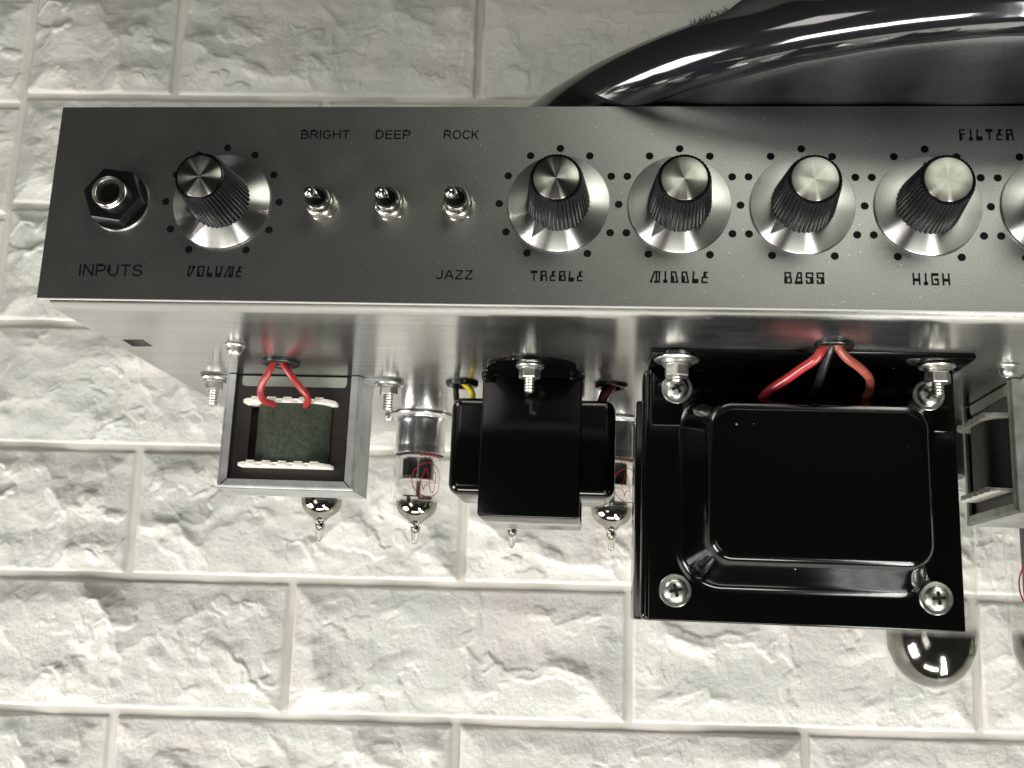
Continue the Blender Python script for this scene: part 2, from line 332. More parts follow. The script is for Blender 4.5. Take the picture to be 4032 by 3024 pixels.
def brick_mesh(W, H, seed, step=0.75):
    nx = int(W / step); ny = int(H / step); X, Y = np.meshgrid(np.linspace(-W / 2, W / 2, nx), np.linspace(-H / 2, H / 2, ny), indexing='ij')
    r = np.random.RandomState(seed)
    wx = X + 16 * fbm(X / 46, Y / 40, seed + 50, 3) + 5 * fbm(X / 12, Y / 12, seed + 60, 3); wy = Y + 14 * fbm(X / 42, Y / 46, seed + 70, 3) + 5 * fbm(X / 12, Y / 12, seed + 80, 3)
    h = 4.2 * fbm(X / 60, Y / 42, seed, 3)
    env = np.full(X.shape, 9.0)                                 # hollows left by flaking: lower envelope of tilted bowls, crisp ridges between
    for i in range(16):
        px, py = r.uniform(-W / 2 - 8, W / 2 + 8), r.uniform(-H / 2 - 8, H / 2 + 8); an = r.uniform(0, math.pi); k1, k2 = r.uniform(0.0012, 0.004), r.uniform(0.004, 0.014); c0 = r.uniform(0, 1.6)
        dx, dy = wx - px, wy - py; a = dx * math.cos(an) + dy * math.sin(an); b = -dx * math.sin(an) + dy * math.cos(an)
        env = np.minimum(env, c0 + k1 * a * a + k2 * b * b + 0.02 * a)
    h += 1.7 * env
    for q, (sc, amp) in enumerate(((30, 2.0), (17, 1.2))):     # scarps along wandering lines, present only in places
        nn = fbm(wx / sc, wy / (sc * 0.8), seed + 90 + q, 2); mask = sstep(0.0, 0.25, fbm(X / 38, Y / 30, seed + 120 + q, 2))
        h += amp * sstep(-0.015, 0.035, nn - 0.08) * mask; h += amp * (0.55 if q == 0 else -0.5) * np.exp(-(nn / 0.022) ** 2) * (1 - mask) * sstep(0.05, 0.3, fbm(X / 30, Y / 30, seed + 140 + q, 2))
    h += 0.38 * fbm(X / 9, Y / 9, seed + 160, 4) + 0.22 * np.abs(fbm(wx / 5, wy / 5, seed + 170, 3)) * sstep(-0.1, 0.3, fbm(X / 35, Y / 35, seed + 180, 2)) * 2
    pm = sstep(0.0, 0.25, fbm(X / 45, Y / 30, seed + 195, 2)); h += 0.08 * fbm(X / 2.2, Y / 2.2, seed + 190, 2) + 0.30 * pm * sstep(0.1, 0.45, fbm(X / 3.4, Y / 3.4, seed + 191, 2))
    h = h - h.min(); h = 1.8 + h * 6.3 / np.percentile(h, 98)
    e = np.minimum(np.minimum(X + W / 2, W / 2 - X), np.minimum(Y + H / 2, H / 2 - Y)) + 0.35 * fbm(X / 6, Y / 6, seed + 200, 2)
    h = h * sstep(-1.0, 2.0, e) * (0.42 + 0.55 * sstep(0, 15, e))
    h[0, :] = h[-1, :] = -1.0; h[:, 0] = h[:, -1] = -1.0
    me = bpy.data.meshes.new('brick'); nv = nx * ny; co = np.stack([X, Y, h], -1).reshape(-1, 3) * K
    idx = np.arange(nv).reshape(nx, ny); q = np.stack([idx[:-1, :-1], idx[1:, :-1], idx[1:, 1:], idx[:-1, 1:]], -1).reshape(-1, 4)
    me.vertices.add(nv); me.vertices.foreach_set('co', co.ravel()); me.loops.add(q.size); me.loops.foreach_set('vertex_index', q.ravel().astype(np.int32))
    me.polygons.add(len(q)); me.polygons.foreach_set('loop_start', np.arange(0, q.size, 4, dtype=np.int32)); me.polygons.foreach_set('loop_total', np.full(len(q), 4, dtype=np.int32))
    me.update(); me.validate(); me.shade_smooth(); me.materials.append(M['stone']); return me
wu = Vector((0.99852935, 0.01239953, -0.05277672)); wv = Vector((-0.01197519, 0.99989344, 0.00834882)); wn = Vector((0.05287461, -0.00770453, 0.99857144))
WD = 616.9; w_or = Vector((16.388758, -136.569295, 340.245223)) + Vector((-0.0849423130, 0.2133998882, -0.9732652728)) * WD
wm = G().add([(-900, -700, 0), (1000, -700, 0), (1000, 800, 0), (-900, 800, 0), (-900, -700, -12), (1000, -700, -12), (1000, 800, -12), (-900, 800, -12)], [(0, 1, 2, 3), (7, 6, 5, 4), (0, 4, 5, 1), (1, 5, 6, 2), (2, 6, 7, 3), (3, 7, 4, 0)]).mesh('wall', M['grout'], 0, raw=True)
wall = bpy.data.objects.new('wall', wm); C.objects.link(wall); wall['kind'] = 'structure'; wall['label'] = 'cream foam wall panel moulded as rough stone bricks behind the amplifier'
a, b, c_ = TD(wu), TD(wv), TD(wn); o_ = T(w_or - wn * 3.0)
wall.matrix_world = Matrix(((a.x, b.x, c_.x, o_.x), (a.y, b.y, c_.y, o_.y), (a.z, b.z, c_.z, o_.z), (0, 0, 0, 1)))
bw, bh = BL - JW, PITCH - JW
full = [brick_mesh(bw, bh, 100 + 300 * i) for i in range(6)]; half = brick_mesh(BL / 2 - JW, bh, 5000)
Y0 = 2.430
for rrow in range(-5, 9):
    A = rrow % 2 != 0
    vc = (Y0 - rrow - 0.5) * PITCH
    for k in range(-3, 4):
        x0 = (-2.925 if A else -4.22) * PITCH + k * BL          # left end of a brick
        seam = -4.22 * PITCH
        pieces = [(x0 + BL / 2, False)]
        if A and k == -1: pieces = [(seam + BL / 4 + 0 * BL, True), (seam - BL / 4, True)]
        for xc, hf in pieces:
            dy = -6.4 if xc < seam else 0.0
            if abs(xc) > 1000: continue
            me = half if hf else full[(rrow * 5 + k * 3 + (k * k)) % 6]
            o = bpy.data.objects.new('brick', me); C.objects.link(o); o.parent = wall; o.location = (xc * K, (vc + dy) * K, 0.0)
            o.rotation_euler = (0, 0, math.pi if (rrow * 7 + k * 11) % 3 == 0 and not hf else 0)

# ------------------------------------------------------------------ the amplifier
amp = empty('amplifier', 'silver guitar amplifier chassis with black transformers and glass tubes resting on black stool seat', 'amplifier')
PX0, PX1 = -177.3, 300.0; PT, PB = 35.37, -35.2
# faceplate: painted front with a bare cut edge
fp = G().box(PX0, PX1, PB, PT, -1.0, 0.0).obj('faceplate', M['panel'], amp, 0)
G().box(PX0 + 0.02, PX1, PB - 0.35, PB, -1.15, -0.06, 0.08).obj('edge_strip', M['edge'], fp, 30)
# chassis: folded aluminium box, the long edge under the faceplate bent on a wide radius
prof = [(33.8, -1.2), (-23.5, -1.2)] + [(-23.5 - 12.3 * math.sin(math.radians(q)), -13.5 + 12.3 * math.cos(math.radians(q))) for q in range(0, 91, 6)] + [(-35.8, -250), (33.8, -250)]
prof = [(p[0], p[1]) for p in prof]
HX = [(-170.8, -53.0), (-162.0, -52.4), (-162.4, -63.4), (-171.2, -64.0)]
ch = G(); n = len(prof); X0, X1 = -176.5, 299.0
vs = [(x, p[0], p[1]) for x in (X0, X1) for p in prof]
fs = [tuple(range(n)), tuple(range(2 * n - 1, n - 1, -1))]
flat = n - 3                                         # index of the edge that bounds the flat top face (from the bend to the rear)
for i in range(n):
    j = (i + 1) % n
    if i == flat: continue
    fs.append((i, j, n + j, n + i))
# flat top face with a slot cut into it
ia, ib, ic, id_ = flat, flat + 1, n + flat + 1, n + flat
hv = len(vs); vs += [(x, -35.8, z) for x, z in HX]; vs += [(x, -34.2, z) for x, z in HX]
fs += [(ia, hv + 0, hv + 3, ib), (ia, id_, hv + 1, hv + 0), (id_, ic, hv + 2, hv + 1), (ib, hv + 3, hv + 2, ic)]
fs += [(hv + i, hv + (i + 1) % 4, hv + 4 + (i + 1) % 4, hv + 4 + i) for i in range(4)]
ch.add(vs, fs); chassis = ch.obj('chassis', M['chassis'], amp, 30)
G().add([(x, -34.3, z) for x, z in [(-173, -50), (-160, -50), (-160, -66), (-173, -66)]], [(0, 1, 2, 3)]).obj('slot_shade', M['hole'], chassis, 0)  # dark sheet standing in for the shade inside the chassis

# printed dial marks and words
KN = [-115.67, 0.0, 40.0, 80.0, 119.9, 159.9]
seen = []
for kx in KN:
    gd = G()
    for k in range(-5, 6):
        x, y = kx + 20 * math.sin(math.radians(30 * k)), 20 * math.cos(math.radians(30 * k))
        if any(math.hypot(x - a_, y - b_) < 2 for a_, b_ in seen): continue
        seen.append((x, y)); gd.disc(1.3, 0.045, (x, y, 0))
    gd.obj('dial_marks', M['ink'], fp, 0)
def arc(cx_, cy_, rx, ry, a0, a1, n_=9): return [(cx_ + rx * math.cos(math.radians(a0 + (a1 - a0) * i / n_)), cy_ + ry * math.sin(math.radians(a0 + (a1 - a0) * i / n_))) for i in range(n_ + 1)]
HV = dict(   # grotesque capitals as pen strokes: (advance width, strokes) on a cap height of 1
    I=(.12, [[(.06, 0), (.06, 1)]]), N=(.72, [[(.06, 0), (.06, 1)], [(.08, .96), (.64, .04)], [(.66, 0), (.66, 1)]]),
    P=(.68, [[(.06, 0), (.06, 1)], [(.06, .94), (.38, .94)] + arc(.38, .69, .24, .25, 90, -90) + [(.06, .44)]]),
    U=(.70, [[(.06, 1), (.06, .36)] + arc(.35, .36, .29, .31, 180, 360) + [(.64, 1)]]), T=(.66, [[(.33, 0), (.33, .9)], [(0, .94), (.66, .94)]]),
    S=(.68, [arc(.34, .71, .26, .24, 10, 200) + [(.14, .56), (.34, .51), (.54, .45)] + arc(.34, .28, .29, .23, 35, -170)]),
    B=(.68, [[(.06, 0), (.06, 1)], [(.06, .94), (.36, .94)] + arc(.36, .735, .22, .205, 90, -90) + [(.06, .53)], [(.36, .53)] + arc(.37, .295, .26, .235, 90, -90) + [(.06, .06)]]),
    R=(.72, [[(.06, 0), (.06, 1)], [(.06, .94), (.40, .94)] + arc(.40, .72, .23, .22, 90, -90) + [(.06, .5)], [(.40, .48), (.56, .34), (.68, .02)]]),
    G=(.78, [arc(.40, .5, .34, .45, 35, 320) + [(.70, .22), (.70, .46)], [(.42, .46), (.72, .46)]]), H=(.72, [[(.06, 0), (.06, 1)], [(.66, 0), (.66, 1)], [(.06, .53), (.66, .53)]]),
    D=(.72, [[(.06, 0), (.06, 1)], [(.06, .94), (.30, .94)] + arc(.30, .5, .36, .44, 90, -90, 12) + [(.06, .06)]]), E=(.64, [[(.06, 0), (.06, 1)], [(.06, .94), (.62, .94)], [(.06, .53), (.58, .53)], [(.06, .06), (.64, .06)]]),
    O=(.80, [arc(.40, .5, .34, .45, 90, 452, 22)]), C=(.74, [arc(.40, .5, .34, .45, 35, 325, 16)]), K=(.70, [[(.06, 0), (.06, 1)], [(.64, .98), (.08, .38)], [(.26, .56), (.66, .02)]]),
    J=(.52, [[(.46, 1), (.46, .30)] + arc(.25, .28, .21, .22, 0, -180)]), A=(.74, [[(.03, 0), (.35, .97)], [(.39, .97), (.71, 0)], [(.16, .36), (.58, .36)]]), Z=(.64, [[(.04, .94), (.60, .94)], [(.58, .9), (.05, .1)], [(.02, .06), (.64, .06)]]))
def word(txt, x0, x1, y0, h, bold=0.0):
    gap = .13; tot = sum(HV[c][0] for c in txt) + gap * (len(txt) - 1); u = (x1 - x0) / tot; gm = G(); x = x0; zz = .040; w = h * .15
    for c in txt:
        for st_ in HV[c][1]: ribbon(gm, [(x + p[0] * u, y0 + p[1] * h) for p in st_], w, zz, 0.0); zz += .001
        x += (HV[c][0] + gap) * u
    gm.obj('lettering', M['ink'], fp, 0)
def ribbon(gm, pts, w, z, ext=.35):
    P = [Vector((p[0], p[1])) for p in pts]; L = []; n = len(P)
    for i in range(n):
        d0 = (P[i] - P[i - 1]).normalized() if i else (P[1] - P[0]).normalized(); d1 = (P[i + 1] - P[i]).normalized() if i < n - 1 else d0
        t_ = (d0 + d1); t_ = t_.normalized() if t_.length > .2 else d1; nn = Vector((-t_.y, t_.x)); k = w / 2 / max(.45, nn.dot(Vector((-d1.y, d1.x))))
        q = P[i] + (-d0 * w * ext if i == 0 else d0 * w * ext if i == n - 1 else Vector((0, 0))); L += [(q.x + nn.x * k, q.y + nn.y * k, z), (q.x - nn.x * k, q.y - nn.y * k, z)]
    gm.add(L, [(2 * i, 2 * i + 1, 2 * i + 3, 2 * i + 2) for i in range(n - 1)])
word('INPUTS', -163.5, -141.1, -27.1, 4.1); word('BRIGHT', -90.0, -72.9, 23.4, 3.2); word('DEEP', -63.8, -51.6, 23.4, 3.2)
word('ROCK', -40.1, -28.0, 23.4, 3.2); word('JAZZ', -40.0, -27.8, -26.8, 3.2)
# the odd geometric capitals: each letter = strokes (poly lines) + solid blocks, on a unit box
TL = dict(
    V=([[(.12, 1), (0.02, .05), (.32, .05), (.95, .95)]], [(.08, .45, .74, 1.0), (.55, 1.0, .74, 1.0)]),
    O=([[(.08, .97), (.95, .97), (.88, .03), (.03, .03), (.08, .97)]], [(.03, .42, .03, .5)]),
    L=([[(.22, 1), (.08, .05)]], [(.05, .95, .0, .38)]),
    U=([[(.15, 1), (.08, .05), (.82, .05), (.98, 1)]], [(.1, .8, .0, .38)]),
    M=([[(.02, .05), (.45, .96), (.98, .96), (.92, .04), (.42, .04)], [(.66, .95), (.62, .1)]], [(0, .24, 0, .26), (.42, .9, 0, .2)]),
    E=([[(.9, .96), (.42, .96), (.38, .5)], [(.92, .5), (.08, .5), (.04, .04), (.9, .04)]], [(.38, .68, .5, .96)]),
    T=([[(.5, .9), (.5, .02)]], [(.04, .96, .74, 1.0)]),
    R=([[(.1, .03), (.1, .96), (.82, .96), (.84, .52), (.1, .52)], [(.84, .52), (.97, .4), (.97, .02)]], [(.04, .42, .0, .5)]),
    B=([[(.12, .04), (.12, .96), (.84, .96), (.86, .54), (.12, .54)], [(.86, .52), (.97, .42), (.95, .05), (.1, .05)]], [(.06, .44, .03, .5)]),
    I=([[(.5, 1), (.55, .3)]], [(.08, .92, 0, .3)]),
    D=([[(.08, .04), (.1, .96), (.66, .96), (.96, .04), (.08, .04)]], [(.05, .48, .03, .6)]),
    A=([[(.08, .1), (.42, .96), (.84, .96), (.92, .05)], [(.3, .5), (.9, .5)]], [(0, 1.0, 0, .24)]),
    S=([[(.94, .72), (.94, .95), (.08, .95), (.08, .54), (.94, .54), (.96, .05), (.1, .05), (.08, .28)]], [(.55, .96, .05, .52)]),
    H=([[(.08, 1), (.12, 0)], [(.9, 1), (.94, 0)]], [(.1, .92, .32, .56)]),
    G=([[(.9, .9), (.08, .9), (.12, .05), (.94, .05), (.9, .5), (.48, .5)]], [(.08, .94, .76, 1.0), (.46, .9, .38, .58)]),
    F=([[(.9, .96), (.08, .96), (.1, .02)], [(.1, .58), (.9, .58)]], [(.06, .5, 0, .6)]),
)
def tword(txt, x0, x1, y0, y1, ws=None):
    n = len(txt); ws = ws or [0.6 if c == 'I' else 0.85 if c in 'LEF' else 1.25 if c == 'M' else 1.0 for c in txt]; gap = 0.28; tot = sum(ws) + gap * (n - 1); u = (x1 - x0) / tot; gm = G(); x = x0; h = y1 - y0; w = h * 0.14; zz = .040
    for c, cw in zip(txt, ws):
        st, bl = TL[c]; W = cw * u
        for s_ in st: ribbon(gm, [(x + w * .4 + p[0] * (W - w * .8), y0 + w * .4 + p[1] * (h - w * .8)) for p in s_], w, zz); zz += .001
        for (a0, a1, b0, b1) in bl:
            q = h * .05; X0_, X1_, Y0_, Y1_ = x + a0 * W, x + a1 * W, y0 + b0 * h, y0 + b1 * h
            gm.add([(X0_ + q, Y0_, zz), (X1_ - q, Y0_, zz), (X1_, Y0_ + q, zz), (X1_, Y1_ - q, zz), (X1_ - q, Y1_, zz), (X0_ + q, Y1_, zz), (X0_, Y1_ - q, zz), (X0_, Y0_ + q, zz)], [tuple(range(8))]); zz += .001
        x += W + gap * u
    gm.obj('lettering', M['ink'], fp, 0)
tword('VOLUME', -125.3, -106.3, -27.1, -23.1); tword('TREBLE', -8.7, 8.8, -27.1, -23.4); tword('MIDDLE', 30.6, 49.5, -27.2, -23.0)
tword('BASS', 73.6, 86.6, -27.0, -22.8); tword('HIGH', 114.1, 126.0, -26.9, -22.7); tword('FILTER', 131.0, 148.5, 23.0, 27.2)

# knobs
def make_knob(o, ang, label):
    nf = 40
    def mod(a, j): return 1.0 + (0.022 if j in (1, 2, 3) else 0.012 if j == 4 else 0) * (abs(math.cos(a * nf / 2)) ** 0.7 * 2 - 1)
    body = G().lathe([(10.0, 0.9), (10.45, 1.2), (10.15, 3.5), (8.45, 20.4), (8.1, 21.6), (7.5, 21.9), (7.35, 21.5), (0.0, 21.5)], c=o, n=320, mod=mod)
    body = body.obj('knob', M['knob'], amp, 40, origin=o, label=label)
    G().lathe([(16.3, 0.35), (16.95, 0.5), (17.0, 0.9), (16.7, 1.25), (10.7, 2.35), (10.0, 2.4)], c=o, n=128).obj('skirt', M['spun'], body, 40, origin=o)
    G().lathe([(7.2, 21.4), (7.2, 22.0), (7.0, 22.15), (3.5, 22.05), (0.0, 22.0)], c=o, n=96).obj('cap', M['cap'], body, 50, origin=o)
    # pointer: a small two-sided wedge lying on the skirt
    pg = G().add([(9.6, -2.5, 1.2), (9.6, 2.5, 1.2), (15.3, 0, 1.2), (9.6, -2.4, 2.75), (9.6, 2.4, 2.75), (15.2, 0, 1.75), (9.6, 0, 3.2)],
                 [(0, 2, 5, 3), (2, 1, 4, 5), (3, 5, 6), (5, 4, 6), (0, 3, 6, 4, 1), (0, 1, 2)])
    ca, sa = math.cos(ang), math.sin(ang); pg.v = [(o[0] + x * ca - y * sa, o[1] + x * sa + y * ca, o[2] + z) for x, y, z in pg.v]
    pg.obj('pointer', M['pointer'], body, 20, origin=o)
    return body
names = ['black fluted knob over the word VOLUME, leaning left in view', 'black fluted knob over the word TREBLE', 'black fluted knob over the word MIDDLE', 'black fluted knob over the word BASS', 'black fluted knob over the word HIGH, pointer turned up', 'black fluted knob cut by the right edge of the photo']
angs = [math.atan2(-241, -169), math.atan2(-147, -101), math.atan2(-177, -136), math.atan2(-159, -163), math.radians(93), math.radians(-130)]
for kx, an, nm in zip(KN, angs, names): make_knob((kx, 0.0, 0.0), an, nm)

# toggle switches
def make_toggle(o):
    base = G().prism(hexa(5.7, 12), 0.0, 0.5, c=o, bev=0.1).lathe([(5.3, 0.4), (5.35, 1.0), (5.0, 3.2), (4.5, 3.6), (3.9, 3.6)], c=o, n=64)
    base = base.obj('toggle_switch', M['satin_nickel'], amp, 30, origin=o)
    G().lathe([(4.1, 3.0), (4.15, 4.3), (3.7, 4.6), (3.7, 5.0), (4.1, 5.3), (4.1, 6.6), (3.8, 7.1), (3.0, 7.1), (2.75, 6.7), (2.7, 4.2)], c=o, n=64).obj('bushing', M['nickel'], base, 40, origin=o)
    G().lathe([(2.75, 4.6), (0, 4.6)], c=o, n=32).obj('lever_socket', M['hole'], base, 0, origin=o)
    d = Vector((-0.25, -0.05, 1)).normalized(); p0 = Vector(o) + Vector((0.9, 0.1, 4.0))
    lv = G(); pts = []; prof_ = [(1.2, -0.5), (1.25, 2), (1.35, 4), (1.55, 5.6), (1.85, 7.4), (1.95, 8.4), (1.75, 9.4), (1.15, 10.1), (0.5, 10.4), (0.02, 10.45)]
    u = d.orthogonal().normalized(); w = d.cross(u); n_ = 24
    for r_, h_ in prof_:
        for i in range(n_): a_ = 2 * math.pi * i / n_; pts.append(p0 + d * h_ + u * r_ * math.cos(a_) + w * r_ * math.sin(a_))
    lv.add(pts, [(j * n_ + i, j * n_ + (i + 1) % n_, (j + 1) * n_ + (i + 1) % n_, (j + 1) * n_ + i) for j in range(len(prof_) - 1) for i in range(n_)])
    lv.obj('lever', M['nickel'], base, 50, origin=o); return base
tg0 = make_toggle((-80.7, -0.9, 0.0)); tg0['label'] = 'small chrome toggle switch under the word BRIGHT'
dup(tg0, amp, (-56.9, -0.9, 0), label='small chrome toggle switch under the word DEEP'); dup(tg0, amp, (-33.7, -0.8, 0), label='small chrome toggle switch between the words ROCK and JAZZ')

# input jack
jo = (-152.0, -0.3, 0.0)
jk = G().prism([(p[0], p[1]) for p in hexa(10.4, 52)], 1.6, 7.0, c=jo, bev=0.45).obj('input_jack', M['rubber'], amp, 20, origin=jo, label='black hexagonal jack socket above the word INPUTS')
G().lathe([(5.2, 0), (10.5, 0.0), (10.7, 0.4), (10.5, 0.9), (5.2, 0.9)], c=jo, n=64).obj('washer', M['zinc'], jk, 30, origin=jo)
G().lathe([(10.2, 0.9), (10.6, 1.0), (10.5, 1.6), (9, 1.65)], c=jo, n=64).obj('gasket', M['rubber'], jk, 30, origin=jo)
G().lathe([(5.6, 6.5), (5.6, 7.9), (5.2, 8.1), (5.5, 8.4), (5.2, 8.8), (5.5, 9.1), (5.5, 9.9), (5.2, 10.25), (4.3, 10.0), (3.95, 9.4), (3.9, 0.6), (0, 0.6)], c=jo, n=64).obj('sleeve', M['sleeve_steel'], jk, 30, origin=jo)
G().lathe([(3.85, 0.7), (3.85, 8.6), (3.7, 8.6), (3.7, 0.8), (0, 0.8)], c=jo, n=40).obj('socket_bore', M['hole'], jk, 30, origin=jo)

# fasteners whose axis stands on the chassis top (towards -y)
YF = -35.85
def thread(gm, c, y0, y1, r, pitch=1.15):
    P = []; h = 0; L = y0 - y1
    while h < L: P += [(r, h), (r * 0.8, h + pitch * 0.5)]; h += pitch
    P += [(r * 0.8, L), (r * 0.55, L + 0.5), (0, L + 0.5)]
    return gm.lathe(P, axis='y', c=(c[0], y0, c[1]), n=24)
def bolt(parent, x, z, yend, wr=6.5, nut=4.3, rod=2.3, nh=3.2, y0=YF - 0.9, label=None, ph=10, tiers=((1.0, 0.9), (0.78, 1.1))):
    o = (x, y0, z); gw = G(); h = 0
    for s_, t_ in tiers: gw.lathe([(rod, h), (wr * s_, h), (wr * s_ * 1.01, h + t_ * .5), (wr * s_ * .97, h + t_), (rod, h + t_)], axis='y', c=o, n=48); h += t_
    b_ = thread(G(), (x, z), y0 - h * 0.5, yend, rod).obj('bolt', M['zinc'], parent, 50, origin=o, label=label)
    gw.obj('washer', M['zinc'], b_, 30, origin=o)
    G().prism(hexa(nut, ph), h, h + nh, axis='y', c=o, bev=0.3).obj('nut', M['zinc'], b_, 20, origin=o); return b_
def pan_screw(parent, x, z, label=None):
    o = (x, YF, z); s_ = G().lathe([(3.1, 1.2), (3.15, 2.2), (2.9, 3.3), (2.2, 4.1), (1.2, 4.4), (0.7, 4.0), (0, 3.7)], axis='y', c=o, n=32).obj('screw', M['zinc'], parent, 45, origin=o, label=label)
    G().lathe([(1, 0), (4.1, 0), (4.15, .5), (3.9, .8), (3.5, .85), (3.6, 1.25), (3.0, 1.3), (1, 1.3)], axis='y', c=o, n=40).obj('washer', M['zinc'], s_, 30, origin=o); return s_
def front_screw(parent, x, y, z, wr=6.1):
    """cross-head screw with washer facing out of the panel side"""
    o = (x, y, z); G0 = G().lathe([(4.6, 0.9), (4.6, 1.5), (4.2, 2.5), (3.1, 3.3), (1.6, 3.6), (0, 3.65)], c=o, n=48)
    bm = bmesh.new(); me_ = G0.mesh('screw', M['zinc'], 40, origin=o)
    s_ = bpy.data.objects.new('screw', me_); C.objects.link(s_); s_.parent = parent; s_.location = T(Vector(o) - Vector(parent.get('_o', (0, 0, 0)))); s_['_o'] = o; bm.free()
    G().lathe([(2, 0), (wr, 0), (wr * 1.01, .35), (wr * .95, .85), (4.8, 1.0), (2, 1.0)], c=o, n=56).obj('washer', M['zinc'], s_, 30, origin=o)
    ang = random.uniform(0, 1.5); cr = G()
    for q in range(2):
        a_ = ang + q * math.pi / 2; ca, sa = math.cos(a_), math.sin(a_)
        pts = [(-2.5, -.6, 3.0), (2.5, -.6, 3.0), (2.5, .6, 3.0), (-2.5, .6, 3.0), (-2.5, -.6, 3.70), (2.5, -.6, 3.70), (2.5, .6, 3.70), (-2.5, .6, 3.70)]
        cr.add([(o[0] + x_ * ca - y_ * sa, o[1] + x_ * sa + y_ * ca, o[2] + z_ - q * 0.03) for x_, y_, z_ in pts], [(4, 5, 6, 7), (0, 1, 5, 4), (1, 2, 6, 5), (2, 3, 7, 6), (3, 0, 4, 7)])
    cr.obj('cross_slot_shade', M['slot'], s_, 0, origin=o); return s_  # raised bars, coloured dark to stand in for a shaded recess
pan_screw(amp, -127.4, -58.5, 'pan head screw beside the slot left of the red wires'); pan_screw(amp, 167.5, -69.0, 'pan head screw in front of the right transformer')
def grommet(x, z, R=8.0, label=None):
    o = (x, YF, z); gm = G().ring(R - 1.9, 1.9, c=(x, YF - 0.5, z), sy=0.6, n=56).obj('grommet', M['rubber'], amp, 60, origin=o, label=label)
    G().lathe([(R - 3.6, 0.1), (R - 3.6, 0.4), (0, 0.4)], axis='y', c=o, n=32).obj('cable_hole_shade', M['hole'], gm, 30, origin=o); return gm  # dark disc on the uncut chassis, standing in for the shade of a hole
def wire(par, pts, r, mat, label=None): return G().tube(pts, r, k=14, smooth=6).obj('wire', M[mat], par, 60, origin=pts[0], label=label)

